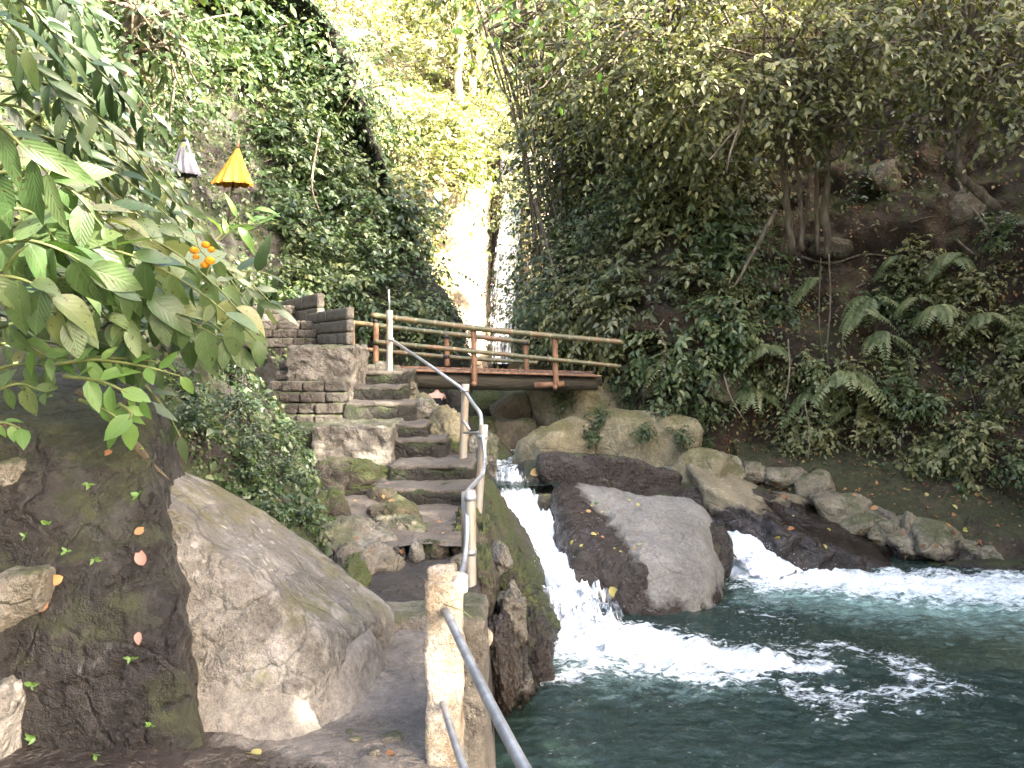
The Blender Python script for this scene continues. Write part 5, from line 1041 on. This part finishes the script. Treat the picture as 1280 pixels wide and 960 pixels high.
def fern(x, y, s, label, seed):
    p, n = ray(x, y, WALLS)
    if p is None: return
    rg = np.random.default_rng(seed); a = thing('fern', label, 'fern', p, 'ferns on the right cliff'); h = unit(n * [1, 1, 0])
    for q in range(rg.integers(6, 9)):
        d = unit(h * .55 + np.array([rg.normal() * .75, 0, 0]) + UP * rg.uniform(.1, .7)); frond(a, p + n * .26, d, s * 1.2 * rg.uniform(.75, 1.1), s * .25, rg)
for i, (x, y, s, l) in enumerate([(1030, 352, .50, 'pair of pale hanging fern fronds right under the twin trunks'), (1140, 330, .45, 'green fern high on the cliff between the twin and bent trunks'), (1192, 322, .55, 'bluish fern with long fronds below the bent trunk'), (1222, 330, .5, 'right neighbour of the bluish fern below the bent trunk'), (1090, 380, .62, 'largest pale yellowish fern in the middle of the fern bank'), (1062, 396, .5, 'yellow fern touching the largest pale fern on its left'), (1105, 430, .5, 'dark toothed fern directly under the largest pale fern'),
                              (965, 450, .55, 'pale fern spread out above the rounded small fern'), (933, 478, .5, 'rounded small drooping fern leftmost in the fern bank'), (1045, 462, .62, 'big bluish fern low in the fern bank'), (1020, 478, .55, 'dim fern tucked left of the low bluish fern'), (1180, 395, .5, 'fern at mid height right of the fern bank'), (1215, 400, .5, 'fern beside the right edge at mid height'), (1160, 372, .42, 'single-sided fern right of the largest pale fern'), (1085, 500, .45, 'fern low over the undercut with yellowed tips'), (845, 450, .5, 'fern by the right end of the bridge'),
                              (720, 300, .6, 'feathery fern on the cliff right of the slanting dead stem'), (790, 345, .6, 'feathery fern in the middle of the layered shrubs'), (900, 300, .5, 'flat fern left of the diagonal dead branch'), (700, 420, .6, 'feathery fern just behind the bridge rail')]):
    fern(x, y, s, l, 600 + i)

# ---- plants leaning in from the left
def branch_plant(name, label, cat, branches, leaf, mt, tp, seed, n=9, face=(.12, -.75, .6), hang=.55, spread=.75, r=.009, group=None, jit=.25, root=None):
    rg = np.random.default_rng(seed); B = [spline([at(*q) for q in b], 40) for b in branches]
    a = thing(name, label, cat, B[0][0], group); LL = []
    for q, P in enumerate(B):
        V, Fs = tube_geo(P, np.linspace(r, r * .35, 40), 7, False)
        if root is not None:
            e = np.asarray(root, float) + rg.normal(size=3) * [.12, .12, .0]; m_ = (e + P[0]) / 2 + [-.05, 0, .12]
            V, Fs = join([(V, Fs), tube_geo(spline([e - [0, 0, .25], e, m_, P[0], P[2]], 24), np.linspace(r * 1.6, r, 24), 7, False)])
        mesh('stem', V, Fs, M['stem'], a)
        m = n if np.isscalar(n) else n[q]
        f = np.linspace(.16, 1, m); p = np.stack([np.interp(f, np.linspace(0, 1, 40), P[:, j]) for j in range(3)], 1); T = unit(np.gradient(P, axis=0)); tg = T[(f * 39).astype(int)]
        view = unit(p - [0, 0, EYE]); sd = unit(np.cross(tg, -view)); sg = np.where(np.arange(m) % 2, 1., -1.)[:, None]; sg[-1] = .08
        ax = .55 * tg + spread * sg * sd + rg.normal(size=p.shape) * jit; ax[:, 2] -= hang
        nr = np.asarray(face, float) + rg.normal(size=p.shape) * .3
        LL.append((p, ax, nr, leaf * rg.uniform(.55, 1.3, m) * np.interp(f, [0, .5, 1], [.8, 1.05, .85]), np.clip(rg.uniform(0, .9) * .5 + rg.uniform(-.15, .65, m), 0, 1)))
    L = tuple(np.concatenate(z) for z in zip(*LL)); leaves('foliage', L, M[mt], a, tp, True); return a
branch_plant('broadleaf_shrub', 'big pale-green leathery leaves with insect holes leaning in over the rock face', 'shrub', [
    [(-90, 235, 2.7), (10, 215, 2.85), (85, 235, 2.95), (128, 285, 3.0)], [(-90, 320, 2.9), (50, 300, 3.0), (160, 318, 3.15), (245, 362, 3.3), (322, 425, 3.4)], [(-80, 395, 2.9), (50, 352, 3.05), (140, 352, 3.2), (225, 395, 3.3), (292, 432, 3.42)],
    [(-60, 290, 3.2), (80, 280, 3.3), (190, 300, 3.5), (262, 350, 3.6), (312, 405, 3.6)], [(-60, 330, 2.75), (20, 300, 2.8), (90, 320, 2.9), (150, 372, 3.0)], [(40, 330, 3.3), (130, 345, 3.4), (200, 390, 3.45), (248, 432, 3.5)], [(-60, 270, 2.8), (30, 262, 2.9), (70, 300, 2.95)], [(-60, 430, 3.0), (30, 400, 3.1), (100, 385, 3.2), (160, 410, 3.25)],
    [(-40, 260, 3.4), (110, 265, 3.6), (205, 285, 3.7), (270, 325, 3.8)], [(-60, 350, 3.1), (60, 330, 3.2), (150, 355, 3.3), (205, 385, 3.35)], [(-60, 300, 3.0), (40, 325, 3.1), (110, 370, 3.2), (160, 425, 3.3)], [(-60, 360, 2.7), (0, 345, 2.75), (50, 360, 2.8), (85, 400, 2.85)],
    [(60, 300, 3.5), (160, 330, 3.6), (230, 375, 3.6), (290, 425, 3.6)], [(-60, 235, 3.1), (60, 245, 3.2), (130, 275, 3.3), (185, 320, 3.4)], [(20, 290, 3.6), (140, 305, 3.7), (230, 335, 3.75), (285, 375, 3.8)], [(-60, 410, 3.3), (60, 405, 3.35), (130, 430, 3.4), (190, 455, 3.45)]],
    .178, 'leaf_big', TP_BIG, 701, n=[10, 20, 19, 19, 12, 13, 8, 11, 15, 14, 14, 9, 15, 14, 15, 13], root=(-2.75, 3.65, 1.4))
branch_plant('broadleaf_sprig', 'single long pale leaf sprig in sunlight at the left edge above the big leaves', 'plant', [[(-60, 130, 2.5), (-10, 150, 2.55), (30, 185, 2.6), (58, 215, 2.65)], [(-70, 40, 2.6), (-10, 20, 2.65), (30, 60, 2.7)]], .2, 'leaf_big', TP_LAN, 702, n=[5, 5], root=(-2.7, 3.5, 1.4))
lb = [[(-60, 10, 4.0), (50, 30, 4.1), (130, 95, 4.3), (185, 165, 4.5)], [(-60, 90, 4.0), (60, 105, 4.2), (150, 170, 4.4), (215, 250, 4.6)], [(-40, 170, 4.0), (70, 175, 4.2), (170, 235, 4.4), (245, 305, 4.6)], [(-40, 50, 3.9), (30, 70, 4.0), (80, 130, 4.1), (110, 200, 4.2)], [(-20, -60, 4.2), (60, -20, 4.3), (110, 40, 4.4)],
      [(40, 150, 4.2), (120, 205, 4.3), (190, 285, 4.5), (230, 330, 4.6)], [(60, 200, 4.4), (160, 260, 4.6), (240, 320, 4.8), (300, 395, 4.9)], [(-40, 130, 4.1), (40, 140, 4.2), (110, 215, 4.3), (150, 265, 4.4)], [(80, 120, 4.7), (160, 190, 4.9), (225, 280, 5.0)], [(-30, -20, 3.9), (40, 10, 4), (85, 75, 4.1)], [(100, 240, 4.8), (200, 300, 5.0), (270, 350, 5.1), (318, 400, 5.2)], [(20, 20, 4.6), (90, 60, 4.7), (150, 130, 4.8)]]
branch_plant('lance_leaf_shrub', 'dense shrub of narrow blue-green drooping leaves filling the upper left', 'shrub', lb, .17, 'leaf_lance', TP_LAN, 703, n=21, spread=.6, hang=.5, root=(-3.75, 4.6, 1.7))
branch_plant('lance_leaf_shrub', 'second narrow-leaved shrub in shade behind the dense one, reaching the garland', 'shrub', [[(p[0] + 12, p[1] - 14, p[2] + .55) for p in b] for b in lb], .175, 'leaf_lance', TP_LAN, 704, n=18, spread=.65, hang=.5, root=(-3.95, 5.1, 1.8))
branch_plant('sapling', 'fresh lime-green sapling sprouting from the top of the dripping rock face', 'plant', [[(70, 455, 3.25), (120, 450, 3.25), (180, 458, 3.25), (225, 470, 3.3)], [(80, 470, 3.25), (130, 478, 3.2), (175, 500, 3.2)], [(90, 445, 3.3), (150, 448, 3.35), (200, 452, 3.4)], [(100, 500, 3.25), (130, 512, 3.2), (150, 525, 3.2)], [(150, 505, 3.2), (165, 518, 3.15), (150, 535, 3.15)]], .125, 'leaf_lime', TP_OV, 705, n=[9, 7, 7, 4, 4], hang=.3)
branch_plant('sapling', 'small light-green sprout at the left edge on top of the rock face', 'plant', [[(-30, 540, 3.0), (0, 528, 3.0), (25, 535, 3.0)], [(20, 420, 3.3), (50, 440, 3.3), (70, 450, 3.3)]], .11, 'leaf_lime', TP_OV, 706, n=[5, 5], hang=.3)
branch_plant('sapling', 'low green plant with drooping leaves above the rock face under the big pale leaves', 'plant', [[(-40, 470, 3.3), (30, 455, 3.35), (80, 465, 3.4)], [(-30, 500, 3.2), (20, 480, 3.3), (55, 490, 3.3)], [(-40, 440, 3.5), (40, 425, 3.6), (110, 440, 3.7)], [(60, 440, 3.7), (130, 440, 3.8), (190, 455, 3.9)]], .13, 'leaf_big', TP_OV, 711, n=[8, 6, 8, 8], hang=.4)
branch_plant('sapling', 'long-leaved bright plant standing beside the garland below the parasols', 'plant', [[(270, 300, 9), (285, 285, 9), (300, 268, 9), (318, 262, 9)], [(275, 300, 9), (300, 282, 9), (322, 280, 9)]], .34, 'leaf_lime', TP_LAN, 707, n=[5, 4], hang=.1)
branch_plant('sapling', 'dark long-leaved plant drooping in front of the upper brick steps', 'plant', [[(270, 370, 6), (310, 355, 6), (345, 385, 6)], [(280, 340, 6.2), (325, 340, 6.2), (352, 352, 6.2)]], .24, 'leaf_lance', TP_LAN, 708, n=[8, 7])
branch_plant('sapling', 'shaded long-leaved plant hanging beside the dead branch behind the boulder', 'plant', [[(180, 480, 3.9), (205, 510, 3.9), (225, 545, 3.9)], [(170, 490, 3.8), (195, 530, 3.8), (200, 560, 3.8)]], .17, 'leaf_lance', TP_LAN, 709, n=[5, 5])

# ---- seedlings on the wet rock, fallen leaves
NEAR = [k for k in GEO if k.split('.')[0] in ('boulder', 'rock', 'cement_ramp', 'path', 'path_landing', 'path_channel', 'tread', 'gorge_cliff', 'hillside', 'rock_ledge', 'pool_water', 'river_bank')]
for i, (x, y, s, l) in enumerate([(165, 822, .028, 'palmate'), (190, 905, .03, 'pair-leaved'), (42, 855, .035, 'lobed pale'), (48, 920, .04, 'bright broad'), (120, 700, .03, 'three-leaved'), (60, 655, .03, 'flat'), (175, 620, .035, 'clustered'), (110, 605, .03, 'tiny'), (35, 670, .03, 'dull'), (118, 948, .03, 'low'), (85, 690, .028, 'slim'), (170, 560, .03, 'creeping')]):
    p, n = ray(x, y, NEAR)
    if p is None: continue
    rg = np.random.default_rng(800 + i); a = thing('seedling', f'{l} green seedling rooted in the dripping rock face', 'seedling', p, 'seedlings on the dripping rock face'); m = rg.integers(4, 8)
    an = rg.uniform(0, 6.28, m); ax = unit(np.stack([np.cos(an), -np.abs(np.sin(an)) * .5 - .2, np.sin(an) * .6], 1)); leaves('foliage', (np.repeat((p + n * .012)[None], m, 0), ax, n + rg.normal(size=(m, 3)) * .3, s * rg.uniform(.6, 1.15, m), rg.uniform(.0, .6, m)), M['leaf_lime'], a, TP_OV)
def fallen(x, y, s, mt, label, seed, group=None):
    p, n = ray(x, y, NEAR)
    if p is None: return
    rg = np.random.default_rng(seed); ax = unit(rg.normal(size=(1, 3))); props(leaves('fallen_leaf', (p[None] + n * (.1 * s), ax - n * (ax @ n)[:, None], n[None] + rg.normal(size=(1, 3)) * .25, np.array([s]), np.array([rg.uniform(0, 1)])), M[mt], None, TP_BIG), label, 'leaf', group)
for i, (x, y, s, mt, l) in enumerate([(180, 706, .075, 'leaf_pink', 'pink fallen leaf hanging on the dripping rock face'), (79, 720, .07, 'leaf_dead', 'orange fallen leaf stuck above the cracked wet stone'), (51, 765, .06, 'leaf_dead', 'orange curled leaf beside the squarish lichened stone'), (174, 790, .05, 'leaf_pink', 'small pink leaf low on the dripping rock face'), (141, 566, .05, 'leaf_dead', 'orange-yellow leaf near the top of the dripping rock face'),
        (325, 946, .085, 'leaf_yellow', 'yellow-green fallen leaf with stalk on the path at bottom'), (482, 945, .06, 'leaf_dead', 'orange curled leaf on the path beside the concrete post'), (763, 733, .16, 'leaf_yellow', 'pale yellow leaf stuck to the wet brown side of the grey boulder'), (663, 594, .2, 'leaf_dead', 'rust-red leaf at the head of the left cascade'), (470, 606, .09, 'leaf_yellow', 'cream fallen leaf lying left of the lowest step'), (484, 604, .08, 'leaf_pink', 'second pale leaf right beside the cream one by the lowest step'), (1221, 676, .14, 'leaf_dead', 'bright orange leaf on the broad pale bank rock'), (168, 668, .05, 'leaf_dead', 'brown leaf on the seam between rock face and boulder'), (748, 629, .13, 'leaf_lime', 'green fallen leaf on top of the grey boulder'), (5, 532, .06, 'leaf_dead', 'orange leaf at the left edge on the rock face')]):
    fallen(x, y, s, mt, l, 900 + i)
rg = np.random.default_rng(44)
for i in range(22): fallen(rg.uniform(715, 800), rg.uniform(618, 690), rg.uniform(.035, .075), ('leaf_dead', 'leaf_yellow')[i % 2], 'small dry leaf scattered on the upper left side of the grey boulder', 950 + i, 'dry leaves on the grey boulder')
for i in range(34): fallen(rg.uniform(960, 1240), rg.uniform(600, 700), rg.uniform(.06, .12), ('leaf_dead', 'leaf_dead', 'leaf_yellow')[i % 3], 'small orange or tan leaf fallen among the right bank rocks', 1000 + i, 'fallen leaves among the right bank rocks')
for i in range(14): fallen(rg.uniform(440, 570), rg.uniform(600, 740), rg.uniform(.035, .06), 'leaf_dead', 'small brown leaf lying on the dirt landing or channel', 1050 + i, 'fallen leaves on the landing')
# pebbles on the path
for i, (x, y, s) in enumerate([(446, 925, .05), (466, 942, .05), (492, 922, .085), (437, 914, .035), (455, 780, .03), (520, 700, .04), (558, 708, .03)]):
    p, n = ray(x, y, NEAR); props(rock('pebble', p + [0, 0, .002], (s * .55, s * .45, s * .22), M['dry_rock'], seed=500 + i, sub=3), ['oval light grey pebble set in the path', 'flat round pebble nearest the concrete post foot', 'broad pale patch-like stone flush with the path', 'little pinkish pebble at the foot of the cement ramp', 'pebble in the corner of the pale boulder and the step', 'pebble at the front edge of the dirt landing', 'chip of stone at the right of the channel'][i], 'pebble')
# ================================================================== LIGHT AND CAMERA
w = bpy.data.worlds.new('World'); SC.world = w; w.use_nodes = True
nt = w.node_tree; bg = nt.nodes['Background']
sky = nt.nodes.new('ShaderNodeTexSky'); sky.sky_type = 'NISHITA'; sky.sun_disc = False
sky.sun_elevation = math.asin(SUN[2]); sky.sun_rotation = math.atan2(SUN[0], SUN[1])
sky.air_density = .7; sky.dust_density = 7.0; sky.ozone_density = 0.0
nt.links.new(sky.outputs[0], bg.inputs[0]); bg.inputs[1].default_value = .15
sl = bpy.data.lights.new('sun', 'SUN'); sl.energy = 3.4; sl.angle = math.radians(.5); sl.color = (1, .93, .80)
so = bpy.data.objects.new('sun', sl); COL.objects.link(so); so.location = (20, -12, 30)
so.rotation_euler = Vector(SUN).to_track_quat('Z', 'Y').to_euler()
cam = bpy.data.cameras.new('camera'); co = bpy.data.objects.new('camera', cam); COL.objects.link(co)
co.location = (0, 0, EYE); co.rotation_euler = (math.radians(90), 0, 0)
cam.sensor_width = 36; cam.lens = F0 * 36 / 1280; cam.shift_y = -(480 - CY) / 1280; cam.clip_start = .05; cam.clip_end = 500
SC.camera = co
vs = SC.view_settings; vs.view_transform = 'Standard'; vs.look = 'None'; vs.exposure = EXPO; vs.gamma = 1
SC.render.engine = 'CYCLES'
cy = SC.cycles; cy.max_bounces = 7; cy.diffuse_bounces = 2; cy.glossy_bounces = 2; cy.transmission_bounces = 3; cy.transparent_max_bounces = 10
cy.sample_clamp_indirect = 6; cy.use_denoising = True
